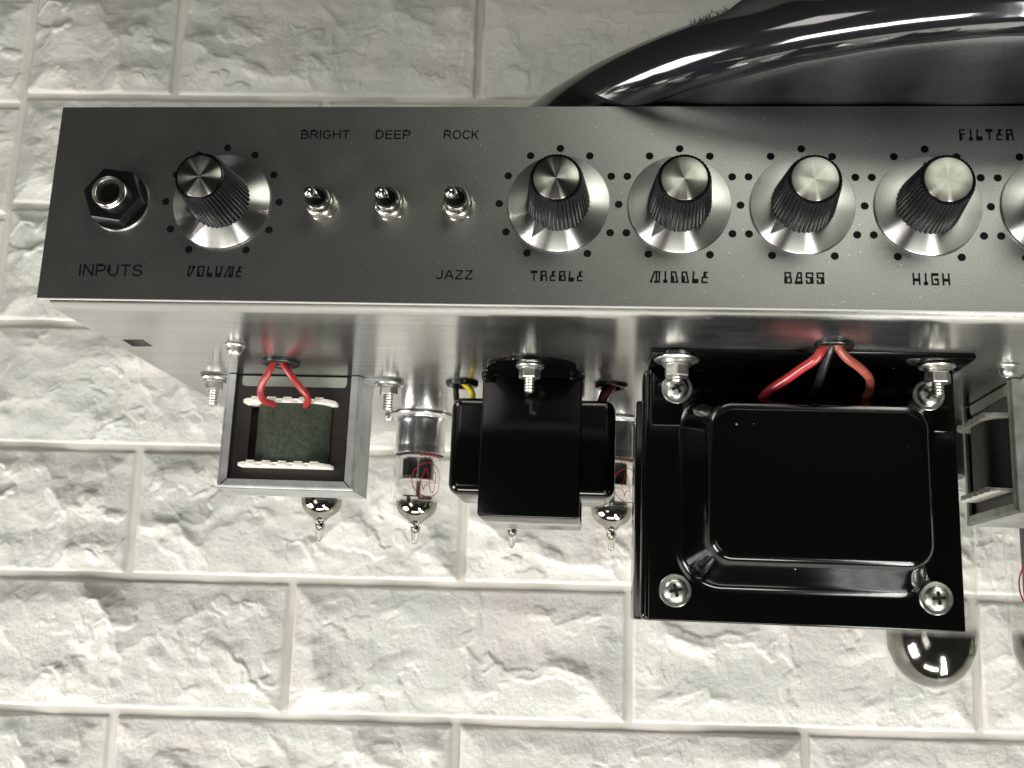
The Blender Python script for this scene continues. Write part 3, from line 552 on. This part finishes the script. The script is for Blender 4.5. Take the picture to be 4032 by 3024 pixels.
# --- small open-frame transformer (its opening looks along +z); 59.5 wide, 50 tall, 27 deep
def small_transformer(o, label, paper='paper', flange='nylon', frame='frame', w=59.5, h=50.2, d=27.0, ears=True):
    """o = centre of the front plane where it meets the chassis"""
    ox, oy, oz = o; x0, x1 = ox - w / 2, ox + w / 2; yb = oy - h; z0, z1 = oz - d, oz; L = 4.1; t_ = 1.1
    core = G()
    wx0, wx1, wy0, wy1 = x0 + 11.5, x1 - 11.5, yb + 12.0, oy - 12.5     # the window the coil sits in
    zc = z1 - 2.4
    for (a0, a1, b0, b1) in ((x0 + t_, wx0, yb + t_, oy - 0.3), (wx1, x1 - t_, yb + t_, oy - 0.3), (wx0, wx1, yb + t_, wy0), (wx0, wx1, wy1, oy - 0.3)): core.box(a0, a1, b0, b1, z0 + 2.4, zc)
    core.box(ox - 8, ox + 8, wy0 - .5, wy1 + .5, z0 + 3, zc - 1)
    tf = core.obj('transformer', M['lam'], amp, 0, origin=o, label=label)
    fr = G(); cc = oy - 0.25
    # the folded frame: sides and far face as sheet, with lips bent over the front and mitred at the two outer corners
    fr.box(x0, x0 + t_, yb, cc, z0, z1 - .6); fr.box(x1 - t_, x1, yb, cc, z0, z1 - .6); fr.box(x0 + t_, x1 - t_, yb, yb + t_, z0, z1 - .6)
    def lip(p, zt, zb): 
        n_ = len(p); fr.add([(q[0], q[1], zt) for q in p] + [(q[0], q[1], zb) for q in p], [tuple(range(n_)), tuple(range(2 * n_ - 1, n_ - 1, -1))] + [(i, (i + 1) % n_, n_ + (i + 1) % n_, n_ + i) for i in range(n_)])
    e = 0.35; rr = 1.5
    for zt, zb in ((z1, z1 - t_), (z0 + t_, z0)):
        for k, (p_in, p_out) in enumerate((((x0 + L, yb + L + e), (x0 + rr, yb + rr + e)), ((x1 - L, yb + L + e), (x1 - rr, yb + rr + e)))):
            sx = 1 if k == 0 else -1; xo = x0 if k == 0 else x1
            lip([(xo + sx * rr, cc), (p_out[0], p_out[1]), (p_in[0], p_in[1]), (xo + sx * L, cc)], zt, zb)
            # rounded fold between lip and side
            seg = [(xo + sx * rr * (1 - math.sin(math.radians(q))), (zt - rr * (1 - math.cos(math.radians(q)))) if zt == z1 else (zb + rr * (1 - math.cos(math.radians(q))))) for q in range(0, 91, 15)]
            m_ = len(seg); fr.add([(s_[0], cc, s_[1]) for s_ in seg] + [(s_[0], yb + rr * .6, s_[1]) for s_ in seg], [(i, i + 1, m_ + i + 1, m_ + i) for i in range(m_ - 1)])
        lip([(x0 + rr + e, yb + rr), (x1 - rr - e, yb + rr), (x1 - L - e, yb + L), (x0 + L + e, yb + L)], zt, zb)
        seg = [(yb + rr * (1 - math.sin(math.radians(q))), (zt - rr * (1 - math.cos(math.radians(q)))) if zt == z1 else (zb + rr * (1 - math.cos(math.radians(q))))) for q in range(0, 91, 15)]
        m_ = len(seg); fr.add([(x0 + .3, s_[0], s_[1]) for s_ in seg] + [(x1 - .3, s_[0], s_[1]) for s_ in seg], [(i, i + 1, m_ + i + 1, m_ + i) for i in range(m_ - 1)])
    if ears:
        for s_, xe in ((-1, x0), (1, x1)):
            P = [(xe, z1 - 4), (xe + s_ * 8, z1 - 3.4)] + [(xe + s_ * (8 + 7.5 * math.sin(math.radians(q))), z1 - 10.5 + 7 * math.cos(math.radians(q))) for q in range(15, 180, 15)] + [(xe + s_ * 8, z1 - 18), (xe, z1 - 18)]
            fr.prism(P if s_ > 0 else P[::-1], -oy, -oy + 1.0, axis='y', c=(0, 0, 0))
    fr.obj('frame', M[frame], tf, 30, origin=o)
    # winding wrapped in paper: rounded cross-section bulging out of the window
    cx_ = ox + 1.3; cw, cd = 17.3, 12.8; n_ = 64; zcen = z1 - d / 2; sec = []
    for i in range(n_):
        a_ = 2 * math.pi * i / n_; ca, sa = math.cos(a_), math.sin(a_); sec.append((cx_ + cw * math.copysign(abs(ca) ** 0.5, ca), zcen + (cd + 6.4) * math.copysign(abs(sa) ** 0.8, sa)))
    wy_t, wy_b = oy - 13.6, yb + 10.8
    wd = G(); wd.add([(p[0], wy_t, p[1]) for p in sec] + [(p[0], wy_b, p[1]) for p in sec], [(i, (i + 1) % n_, n_ + (i + 1) % n_, n_ + i) for i in range(n_)] + [tuple(range(n_))[::-1], tuple(range(n_, 2 * n_))])
    wd.obj('winding', M[paper], tf, 40, origin=o)
    # bobbin flanges with a scalloped front edge
    for (ya, yb_) in ((oy - 11.9, oy - 13.6), (yb + 10.8, yb + 9.3)):
        bf = G(); zf = z1 + 6.6
        P = [(ox - 20.0, z1 - 6), (ox - 20.2, zf - 3.2), (ox - 18.2, zf - 1.0)]
        for k in range(5):
            xc_ = ox - 13.5 + k * 6.9; P += [(xc_ - 2.6, zf - .55), (xc_ - 2.2, zf + .15), (xc_ + 1.4, zf + .15), (xc_ + 2.6, zf - .5)]
        P += [(ox + 17.8, zf - 0.5), (ox + 20.2, zf - 3.4), (ox + 20.2, z1 - 6)]
        bf.prism(P, -ya, -yb_, axis='y', bev=0.25)
        for k in range(5):
            xc_ = ox - 13.5 + k * 6.9; bf.box(xc_ - 2.2, xc_ + 1.4, ya, ya + 0.75, zf - 6, zf, 0.25)
        bf.obj('bobbin_flange', M[flange], tf, 35, origin=o)
    # pale insulation card against the chassis side
    q = 2.0; cd_ = G(); P = [(x0 + 6.5, oy - .5), (x1 - 6.5, oy - .5), (x1 - 6.5, oy - 3.4), (x1 - 6.5 - q * .3, oy - 3.4 - q * .7), (x1 - 6.5 - q, oy - 5.0), (x0 + 6.5 + q, oy - 5.0), (x0 + 6.5 + q * .3, oy - 3.4 - q * .7), (x0 + 6.5, oy - 3.4)]
    cd_.prism(P, zc + 0.02, zc + 0.5, c=(0, 0, 0)).obj('insulation_card', M['card'], tf, 0, origin=o)
    return tf
tL = small_transformer((-118.2, -35.9, -109.0), 'open frame transformer with a dark green coil and two red wires')
bolt(tL, -156.0, -116.5, -48.6, label='bolt through the left ear of the open frame transformer'); bolt(tL, -78.0, -119.5, -48.3)
grommet(-117.0, -85.5, 8.0, 'rubber grommet holding two red wires')
wire(amp, [(-120.0, -34.0, -86.0), (-120.4, -36.2, -86.0), (-122.6, -40.7, -87.0), (-125.7, -44.7, -90.0), (-127.0, -47.7, -93.0), (-126.7, -49.9, -97.0), (-124.9, -50.3, -101.0), (-123.5, -50.0, -106.0)], 1.45, 'red', 'left red wire running to the green coil')
wire(amp, [(-116.4, -34.0, -86.0), (-116.4, -36.1, -86.0), (-112.9, -40.9, -87.0), (-109.6, -45.2, -90.0), (-107.5, -47.9, -93.0), (-107.5, -49.8, -97.0), (-109.5, -50.4, -101.0), (-111.0, -50.2, -106.0)], 1.45, 'red', 'right red wire running to the green coil')

# --- the second open-frame transformer at the right, turned so that its coil looks left
def turn(objs_root, o, ang):
    objs_root.rotation_euler = (0, 0, ang)
tR = small_transformer((175.6, -35.9, -119.0), 'open frame transformer turned sideways behind the large black one', paper='black_paper', flange='old_nylon', frame='frame_worn', w=60, h=53, d=30, ears=True)
tR.rotation_euler = (0, 0, math.pi / 2)

# --- middle transformer in a black strap bracket with two end bells
tM = G()
def rbox(gm, x0, x1, y0, y1, z0, z1, r, seg=4):
    return gm.box(x0, x1, y0, y1, z0, z1, r, seg)
oM = (-13.2, -35.9, -123)
tM = rbox(G(), -46, 20.0, -82, -47, -142, -109, 1.0, 1).obj('transformer', M['lam'], amp, 30, origin=oM, label='black transformer in a narrow upright strap between the tubes')
def bell(x0, x1, nm='end_bell'):
    gm = G(); rbox(gm, x0, x1, -86.0, -44.6, -146, -105, 4.6, 6); return gm.obj(nm, M['gloss'], tM, 50, origin=oM)
bell(-48.0, 21.6)
st = G(); rbox(st, -33.8, 7.5, -96.0, -37.2, -97.5, -94.8, 1.1, 3); rbox(st, -33.8, 7.5, -96.0, -93.6, -151, -95.2, 1.1, 3); rbox(st, -33.8, 7.5, -96.0, -37.2, -151.2, -148.6, 1.1, 3)
st.obj('strap', M['gloss'], tM, 50, origin=oM)
ft = G(); P = [(-31.0, -95.5)] + [(-12.6 - 18.6 * math.cos(math.radians(q)), -84.5 + 17.0 * math.sin(math.radians(q))) for q in range(0, 181, 10)] + [(5.8, -95.5)]
ft.prism(P, 35.9, 37.2, axis='y', bev=0.3); ft.box(-34.2, -28.8, -40.0, -36.1, -96.5, -92.5, 0.8); ft.box(2.0, 8.6, -39.2, -36.1, -96.5, -93.0, 0.8)
ft.obj('mounting_foot', M['gloss'], tM, 40, origin=oM)
bolt(tM, -13.2, -78.0, -47.8, wr=5.6, nut=4.4, rod=2.1, nh=3.6, y0=-37.2, ph=0, tiers=((1.0, 0.8), (0.85, 0.9)))
grommet(-45.7, -119.4, 7.3, 'rubber grommet with yellow and black wires'); grommet(19.6, -117.0, 7.3, 'rubber grommet with dark red wires right of the strap bracket')
wire(amp, [(-45.4, -34.0, -120.0), (-44.4, -36.5, -119.0), (-42.4, -38.2, -118.0), (-40.8, -40.6, -117.5), (-40.5, -44.0, -118.0), (-41, -46.0, -119)], 1.3, 'yellow')
wire(amp, [(-48.4, -34.0, -120.0), (-48.2, -39.1, -119.0), (-47.6, -43.5, -118.5), (-47, -46, -120)], 1.3, 'wire_black')
wire(amp, [(21.0, -34.0, -117.0), (20.1, -36.6, -117.0), (18.2, -39.3, -116.5), (16.6, -41.8, -117.0), (15, -45.5, -119)], 1.4, 'dark_red'); wire(amp, [(17.4, -34.0, -117.6), (16.6, -38, -117.4), (15.0, -42.5, -118), (14, -46, -120)], 1.4, 'wire_black')

# --- large black mains transformer
oB = (92, -35.9, -95)
tB = rbox(G(), 29.6, 152.0, -134.3, -47.5, -136, -92, 1.0, 2).obj('transformer', M['gloss'], amp, 30, origin=oB, label='largest transformer, glossy black with a raised rectangular dome and four screws')
pl = G(); rbox(pl, 34.0, 150.2, -134.6, -37.6, -92.2, -77.0, 0.9, 3); rbox(pl, 31.6, 37, -134.5, -37.8, -92.0, -77.1, 2.4, 5)
for x0, x1 in ((35.4, 47.0), (137.0, 148.0)): rbox(pl, x0, x1, -60.5, -39.2, -77.6, -76.35, 0.55, 3)
pl.obj('end_plate', M['gloss'], tB, 45, origin=oB)
fl = G(); rbox(fl, 33.5, 150.4, -38.0, -35.95, -80, -51.0, 0.7, 2); fl.obj('mounting_flange', M['gloss'], tB, 40, origin=oB)
# dome: rounded rectangles stacked outwards
def rrect(x0, x1, y0, y1, r, n_=10):
    P = []
    for (qx, qy, a0) in ((x1 - r, y1 - r, 0), (x0 + r, y1 - r, 90), (x0 + r, y0 + r, 180), (x1 - r, y0 + r, 270)):
        for i in range(n_ + 1): a_ = math.radians(a0 + 90 * i / n_); P.append((qx + r * math.cos(a_), qy + r * math.sin(a_)))
    return P
dm = G(); layers = []
for ins, z in ((-2.2, -77.05), (-1.0, -76.75), (0.3, -75.9), (1.2, -74.2), (2.4, -70.8), (3.8, -67.0), (5.0, -63.9), (6.2, -60.2), (7.4, -56.6), (8.3, -54.2), (9.3, -52.75), (10.6, -52.12), (12.0, -52.0)):
    layers.append([(p[0], p[1], z) for p in rrect(46.4 + ins, 141.4 - ins, -121.6 + ins, -46.6 - ins, max(5, 15.0 - ins * 0.75))])
m_ = len(layers[0]); dm.v = [v for l in layers for v in l]
dm.f = [(j * m_ + i, j * m_ + (i + 1) % m_, (j + 1) * m_ + (i + 1) % m_, (j + 1) * m_ + i) for j in range(len(layers) - 1) for i in range(m_)] + [tuple((len(layers) - 1) * m_ + i for i in range(m_))]
dm.obj('end_bell', M['gloss'], tB, 60, origin=oB)
for x, y in ((44.8, -45.6), (44.6, -123.3), (140.3, -46.2), (139.9, -122.7)): front_screw(tB, x, y, -76.9)
for x, z, ye in ((43.4, -58.0, -47.2), (139.2, -61.0, -49.0)):
    b_ = bolt(tB, x, z, ye, wr=8.4 if x < 90 else 6.6, nut=4.9, rod=2.2, nh=4.0, y0=-38.4, ph=30 if x < 90 else 0, tiers=((1.0, 0.8), (0.68, 1.0), (0.63, 1.0)))
    G().lathe([(2, -1.8), ((8.0 if x < 90 else 6.4), -1.8), (8.3 if x < 90 else 6.6, -.9), (7.6 if x < 90 else 6, 0), (2, 0)], axis='y', c=(x, -38.4, z), n=48).obj('rubber_pad', M['rubber'], b_, 40, origin=(x, -38.4, z))
grommet(97.9, -41.5, 7.0, 'rubber grommet with red, black and brown wires above the largest transformer')
wire(amp, [(95.0, -33.5, -42.5), (94.4, -36.3, -43.0), (92.2, -40.3, -45.0), (87.9, -43.0, -50.0), (83.0, -46.0, -56.0), (77.6, -49.2, -62.0), (76.0, -51.0, -68.0)], 1.75, 'red', 'thick red wire to the dome of the largest transformer')
wire(amp, [(97.4, -33.5, -43.0), (97.2, -36.2, -44.0), (96.5, -39.5, -48.0), (95.9, -44.0, -55.0), (95.4, -48.0, -63.0), (95.4, -49.5, -69)], 1.7, 'wire_black')
wire(amp, [(99.4, -34.0, -42.5), (99.9, -36.8, -43.0), (103.3, -39.8, -46.0), (109.4, -42.1, -52.0), (113.9, -44.5, -58.0), (115.2, -47.6, -64.0), (115, -49, -69)], 1.6, 'brown', 'brown wire to the dome of the largest transformer')

# --- small signal tubes hanging in aluminium sockets along the rear
def cyl_print(gm, strokes, cxz, r, phi0, w, yc, s=1.0):
    """strokes in mm on the unrolled glass: (u across, v along -y)"""
    for st_ in strokes:
        P = [Vector(p) for p in st_]; L = []
        for i, p in enumerate(P):
            d = (P[min(i + 1, len(P) - 1)] - P[max(i - 1, 0)]).normalized(); nn = Vector((-d.y, d.x)) * w / 2
            for sg in (1, -1):
                q = (p + nn * sg) * s; a_ = phi0 + q.x / r; L.append((cxz[0] + r * math.sin(a_), yc + q.y, cxz[1] + r * math.cos(a_)))
        gm.add(L, [(2 * i, 2 * i + 1, 2 * i + 3, 2 * i + 2) for i in range(len(P) - 1)])
def curve(pts, n_=6):
    P = [Vector(p) for p in pts]; Q = []
    for i in range(len(P) - 1):
        p0, p1, p2, p3 = P[max(i - 1, 0)], P[i], P[i + 1], P[min(i + 2, len(P) - 1)]
        for k in range(n_): t_ = k / n_; Q.append(0.5 * ((2 * p1) + (-p0 + p2) * t_ + (2 * p0 - 5 * p1 + 4 * p2 - p3) * t_ ** 2 + (-p0 + 3 * p1 - 3 * p2 + p3) * t_ ** 3))
    return [tuple(q) for q in Q] + [tuple(P[-1])]
EMB = [[(8.4 * math.cos(a_), 8.4 * math.sin(a_)) for a_ in [2 * math.pi * i / 48 for i in range(49)]],
       curve([(-3.6, -1.2), (-4.2, 0.2), (-3.2, 1.4), (-1.6, 5.6), (-0.6, 3.6), (0.6, -1.4), (1.6, -5.4), (2.6, -6.4), (3.6, -5.0), (4.6, 1.0), (4.4, 3.6), (3.4, 4.2), (2.8, 3.0)]),
       curve([(-4.6, -2.4), (-3.0, -3.2), (-2.4, -5.2), (-1.6, -3.0), (0.2, -2.6)])]
tZ = -200.0
gm9 = {}
def small_tube(x, label=None, azi=0.62):
    o = (x, -36.0, tZ); k = 44
    H = lambda y: -(y) - 36.0
    outer = [(11.2, H(-56)), (11.2, H(-60)), (11.2, H(-66)), (11.3, H(-74)), (11.9, H(-78.5)), (12.1, H(-81)), (11.6, H(-83.8)), (10.5, H(-86.0)), (8.6, H(-87.9)), (6.6, H(-89.1)), (4.6, H(-89.9)), (3.2, H(-91.0)), (2.6, H(-92.6))]
    bulb = G().lathe(outer, axis='y', c=o, n=k); bulb.f = [f for f in bulb.f if len(f) <= 4]
    tb = bulb.obj('vacuum_tube', M['glass'], amp, 60, origin=o, label=label)
    G().lathe([(1.9, H(-91.2)), (1.7, H(-93.5)), (1.0, H(-95.4)), (0.2, H(-96.2)), (0, H(-96.2))], axis='y', c=o, n=20).obj('metallised_neck', M['getter9'], tb, 60, origin=o)
    G().lathe([(2.6, H(-92.6)), (2.3, H(-94.5)), (1.9, H(-97.5)), (1.4, H(-100)), (0.8, H(-101.2)), (0.0, H(-101.5))], axis='y', c=o, n=24).obj('sealed_tip', M['tip'], tb, 60, origin=o)
    gi = G().lathe([(10.3, H(-79.0)), (10.4, H(-80.6)), (10.1, H(-83.2)), (9.1, H(-85.6)), (7.6, H(-87.2)), (5.8, H(-88.5)), (4.2, H(-89.4)), (2.9, H(-90.8))], axis='y', c=o, n=48); gi.f = [f for f in gi.f if len(f) <= 4]
    gi.obj('getter_flash', M['getter9'], tb, 60, origin=o)
    # socket sleeve with rolled collar and rim
    G().lathe([(8, H(-36.1)), (16.2, H(-36.1)), (16.4, H(-36.8)), (15.4, H(-37.6)), (13.6, H(-38.2)), (13.3, H(-40.0)), (12.7, H(-41.0)), (12.6, H(-52.0)), (12.9, H(-53.2)), (12.5, H(-54.4)), (12.7, H(-56.2)), (12.2, H(-56.4)), (12.1, H(-50))], axis='y', c=o, n=56).obj('socket_sleeve', M['shield'], tb, 35, origin=o)
    G().box(x - 19.0, x - 14, -37.2, -36.0, tZ - 2, tZ + 3, .4).lathe([(2.1, 1.2), (2.2, 2.2), (1.6, 3.0), (0, 3.2)], axis='y', c=(x - 17.0, -36, tZ + .5), n=20).obj('socket_lug', M['zinc'], tb, 35, origin=o)
    # electrodes
    G().box(x - 7.6, x - 0.6, -69, -58.5, tZ - 4, tZ + 4.6, 0.8).box(x + 0.6, x + 7.2, -69, -58.5, tZ - 4, tZ + 4.6, 0.8).box(x - 4.9, x - 4.1, -69, -58.5, tZ + 4.5, tZ + 5.6).box(x + 3.9, x + 4.7, -69, -58.5, tZ + 4.5, tZ + 5.6).obj('anode', M['plate'], tb, 30, origin=o)
    G().lathe([(9.8, H(-57.2)), (9.9, H(-57.8)), (0, H(-57.8))], axis='y', c=o, n=36).obj('mica_spacer', M['mica'], tb, 30, origin=o)
    G().lathe([(9.4, H(-69.2)), (9.5, H(-69.7)), (0, H(-69.7))], axis='y', c=o, n=36).obj('mica_spacer', M['mica'], tb, 30, origin=o)
    G().tube([(x - 7, -77.0, tZ + 1), (x + 6, -77.4, tZ + 1)], 0.45, smooth=0).box(x - 5.2, x - 3.4, -82, -77, tZ, tZ + 1).box(x - 0.6, x + 1.4, -77.2, -69.6, tZ - .5, tZ + .7).ring(3.2, .5, c=(x + 4, -78.0, tZ)).obj('getter_support', M['wirem'], tb, 30, origin=o)
    em = G(); cyl_print(em, EMB, (x, tZ), 11.62, azi, 0.42, -69.8, 1.0)
    cyl_print(em, [[(-4.5 + 2.2 * q + dx, -0.9 + dy) for dx, dy in ((0, 0), (.1, 1.6), (1.2, 1.6), (1.2, .8), (.2, .7))] for q in range(6)], (x, tZ), 11.62, azi, 0.4, -57.6, 1.0)
    em.obj('printed_emblem', M['decal'], tb, 0, origin=o)
    tx = G(); cyl_print(tx, [[(-4.5 + 1.9 * q, -0.8), (-4.5 + 1.9 * q, 0.8), (-3.4 + 1.9 * q, 0.8)] for q in range(4)] + [[(-4.5 + 1.9 * q, 0), (-3.3 + 1.9 * q, -0.6)] for q in range(4)], (x, tZ), 11.62, azi - 0.95, 0.4, -69.0, 1.0)
    tx.obj('printed_type_number', M['grey_print'], tb, 0, origin=o)
    return tb
M['getter9'] = m_getter(0.0445, 0.0462)
small_tube(-76.6, 'small glass tube left of the middle transformer, red emblem turned to its right', 0.62)
small_tube(-125.4, 'small glass tube whose silvery dome shows below the open frame transformer', 0.1)
small_tube(-27.7, 'small glass tube of which only the tip shows under the middle transformer', 0.4)
small_tube(21.4, 'small glass tube between the middle and the largest transformer', 0.75)

# --- power tubes at the right rear
M['getter_big'] = m_getter(0.0970, 0.1030, (0.20, 0.195, 0.175), 0.13)
def power_tube(x, z, label):
    o = (x, -36.0, z); H = lambda y: -y - 36.0; R = 21.5
    pr = [(18.0, H(-62)), (20.2, H(-66)), (R, H(-72)), (R, H(-133)), (R * .985, H(-138)), (R * .93, H(-144)), (R * .82, H(-149.8)), (R * .66, H(-154.2)), (R * .46, H(-157.6)), (R * .24, H(-159.4)), (0, H(-160.1))]
    gb = G().lathe(pr, axis='y', c=o, n=64); gb.f = [f for f in gb.f if len(f) <= 4]
    tb = gb.obj('power_tube', M['glass'], amp, 60, origin=o, label=label)
    gi = G().lathe([(R - 1.6, H(-128)), (R - 1.6, H(-136)), (R * .94 - .8, H(-142.6)), (R * .82 - .8, H(-149.0)), (R * .66 - .6, H(-153.6)), (R * .46 - .4, H(-156.8)), (R * .24 - .2, H(-158.8)), (0, H(-159.5))], axis='y', c=o, n=64); gi.f = [f for f in gi.f if len(f) <= 4]
    gi.obj('getter_flash', M['getter_big'], tb, 60, origin=o)
    G().lathe([(8, 0), (18.8, 0), (19, 1), (19, H(-60)), (18.4, H(-62)), (14, H(-62.4))], axis='y', c=o, n=48).obj('tube_base', M['tube_base'], tb, 35, origin=o)
    G().box(x - 13, x + 13, -118, -72, z - 7, z + 7, 2.2).box(x - 2, x + 2, -118, -72, z - 9, z + 9, 1).obj('anode', M['plate'], tb, 35, origin=o)
    G().lathe([(17.5, H(-69)), (17.5, H(-69.8)), (0, H(-69.8))], axis='y', c=o, n=40).obj('mica_spacer', M['mica'], tb, 35, origin=o)
    G().lathe([(17.5, H(-120.5)), (17.5, H(-121.3)), (0, H(-121.3))], axis='y', c=o, n=40).obj('mica_spacer', M['mica'], tb, 35, origin=o)
    G().tube([(x - 7, -130, z + 4), (x - 2, -131.5, z + 4), (x + 6, -130.5, z + 3)], .6).box(x - 3, x - 2, -134, -121.5, z, z + 1).box(x + 3, x + 4, -132, -121.5, z, z + 1).ring(4, .7, c=(x + 2, -131.5, z)).obj('getter_support', M['wirem'], tb, 35, origin=o)
    em = G(); cyl_print(em, EMB, (x, z), R + .12, -0.58, 0.7, -112.0, 1.45)
    if x > 200: em.obj('printed_emblem', M['decal'], tb, 0, origin=o)
    return tb
power_tube(170.3, -190.0, 'large power tube with a mirrored dome below the right corner of the largest transformer')
power_tube(228.5, -192.0, 'large power tube with red emblem cut by the right edge of the photo')

# ------------------------------------------------------------------ the stool seat the amplifier rests on
stool = empty('stool', 'black padded stool seat with glossy rounded rim carrying the amplifier', 'stool', (150, 60, -120))
def seat_path(R, n_=60):
    cxs, czs = 150.0, -141.0; zb = -141.0 - R * 0.50; P = []
    for i in range(n_ + 1): a_ = math.pi * i / n_; P.append((cxs + R * math.cos(a_), czs + R * math.sin(a_)))
    r_ = 38.0; xl, xr = cxs - R, cxs + R
    for i in range(1, 7): P.append((xl, czs + (zb + r_ - czs) * i / 6))
    for i in range(1, 9): a_ = math.pi + math.pi / 2 * i / 8; P.append((xl + r_ + r_ * math.cos(a_), zb + r_ + r_ * math.sin(a_)))
    for i in range(1, 12): P.append((xl + r_ + (xr - xl - 2 * r_) * i / 11, zb))
    for i in range(1, 9): a_ = -math.pi / 2 + math.pi / 2 * i / 8; P.append((xr - r_ + r_ * math.cos(a_), zb + r_ + r_ * math.sin(a_)))
    for i in range(1, 6): P.append((xr, zb + r_ + (czs - zb - r_) * i / 6))
    return P
def sweep(R, y, prof_fn, name, mat, angle=60):
    """prof_fn(i) -> list of (radial, y) offsets"""
    base = seat_path(R); n_ = len(base); gm = G(); P = [Vector(p) for p in base]; vs = []; k = None
    for i in range(n_):
        d = (P[(i + 1) % n_] - P[i - 1]).normalized(); nn = Vector((d.y, -d.x)); pr = prof_fn(i); k = len(pr)
        vs += [(P[i].x + nn.x * q[0], y + q[1], P[i].y + nn.y * q[0]) for q in pr]
    gm.add(vs, [(i * k + j, ((i + 1) % n_) * k + j, ((i + 1) % n_) * k + (j + 1) % k, i * k + (j + 1) % k) for i in range(n_) for j in range(k)])
    return gm.obj(name, M[mat], stool, angle, origin=(150, 60, -120))
circ = lambda rx, ry, k=20: [(rx * math.cos(2 * math.pi * j / k), ry * math.sin(2 * math.pi * j / k)) for j in range(k)]
sweep(189.0, 45.6, lambda i: circ(10.4, 10.0, 32), 'rim', 'rim')
sweep(182.6, 39.2, lambda i: [(1.9 * (1 + .10 * math.sin(i * 2.9)) * math.cos(2 * math.pi * j / 12), 1.8 * (1 + .12 * math.sin(i * 4.1)) * math.sin(2 * math.pi * j / 12)) for j in range(12)], 'piping', 'leather')
cs = G(); rings = [(182.0, 41.0), (180.5, 38.6), (176, 37.2), (168, 36.7), (150, 36.3), (120, 36.0), (70, 35.75), (20, 35.7)]
vs = []; m_ = None
for R_, y_ in rings:
    P = seat_path(182.0); m_ = len(P); f = R_ / 182.0
    vs += [(150 + (p[0] - 150) * f, y_ + 0.5 * math.sin(p[0] * .11) * math.sin(p[1] * .13) * (1 if f < .98 and f > .7 else 0), -141 + (p[1] + 141) * f) for p in P]
cs.add(vs, [(j * m_ + i, j * m_ + (i + 1) % m_, (j + 1) * m_ + (i + 1) % m_, (j + 1) * m_ + i) for j in range(len(rings) - 1) for i in range(m_)] + [tuple((len(rings) - 1) * m_ + i for i in range(m_))])
cs.obj('cushion', M['leather'], stool, 60, origin=(150, 60, -120))
ub = G(); P = seat_path(168.0); ub.prism(P, -66, -52, axis='y'); ub.obj('seat_base', M['gloss'], stool, 30, origin=(150, 60, -120))
fz = G(); P = seat_path(197.5); L = len(P)
for q in range(6500):
    i = 34 + random.random() * 7; i0 = int(i); f = i - i0; a_, b_ = P[i0], P[i0 + 1]; bx, bz = a_[0] + (b_[0] - a_[0]) * f, a_[1] + (b_[1] - a_[1]) * f
    dx, dz = bx - 150, bz + 141; ln = math.hypot(dx, dz); dx, dz = dx / ln, dz / ln
    l_ = random.uniform(0.3, 1.2) * (1 + .8 * math.sin(i * .9)); yy = random.uniform(48, 52.5); tx, tz = -dz, dx; sk = random.uniform(-2, 2); w_ = .15
    st_ = random.uniform(-5, 1.5)
    p0 = (bx + dx * st_, yy, bz + dz * st_); p1 = (p0[0] + dx * l_ + tx * sk, yy + random.uniform(-2.5, 2), p0[2] + dz * l_ + tz * sk)
    fz.add([(p0[0] - tx * w_, p0[1], p0[2] - tz * w_), (p0[0] + tx * w_, p0[1], p0[2] + tz * w_), p1], [(0, 1, 2)])
fo = fz.obj('fleece_fringe', M['fleece'], stool, 0, origin=(150, 60, -120)); fo['kind'] = 'stuff'
fe = G(); P = seat_path(197.5)[34:42]; fe.tube([(p[0], 50.5 + .8 * math.sin(i_ * 1.7), p[1]) for i_, p in enumerate(P)], 3.6, smooth=4, rfun=lambda f: max(.15, min(1, 4 * f, 4 * (1 - f)) * (.85 + .2 * math.sin(f * 21)))); fe.obj('fleece_edge', M['fleece'], stool, 60, origin=(150, 60, -120))
for o in scene.objects:
    if '_o' in o: del o['_o']
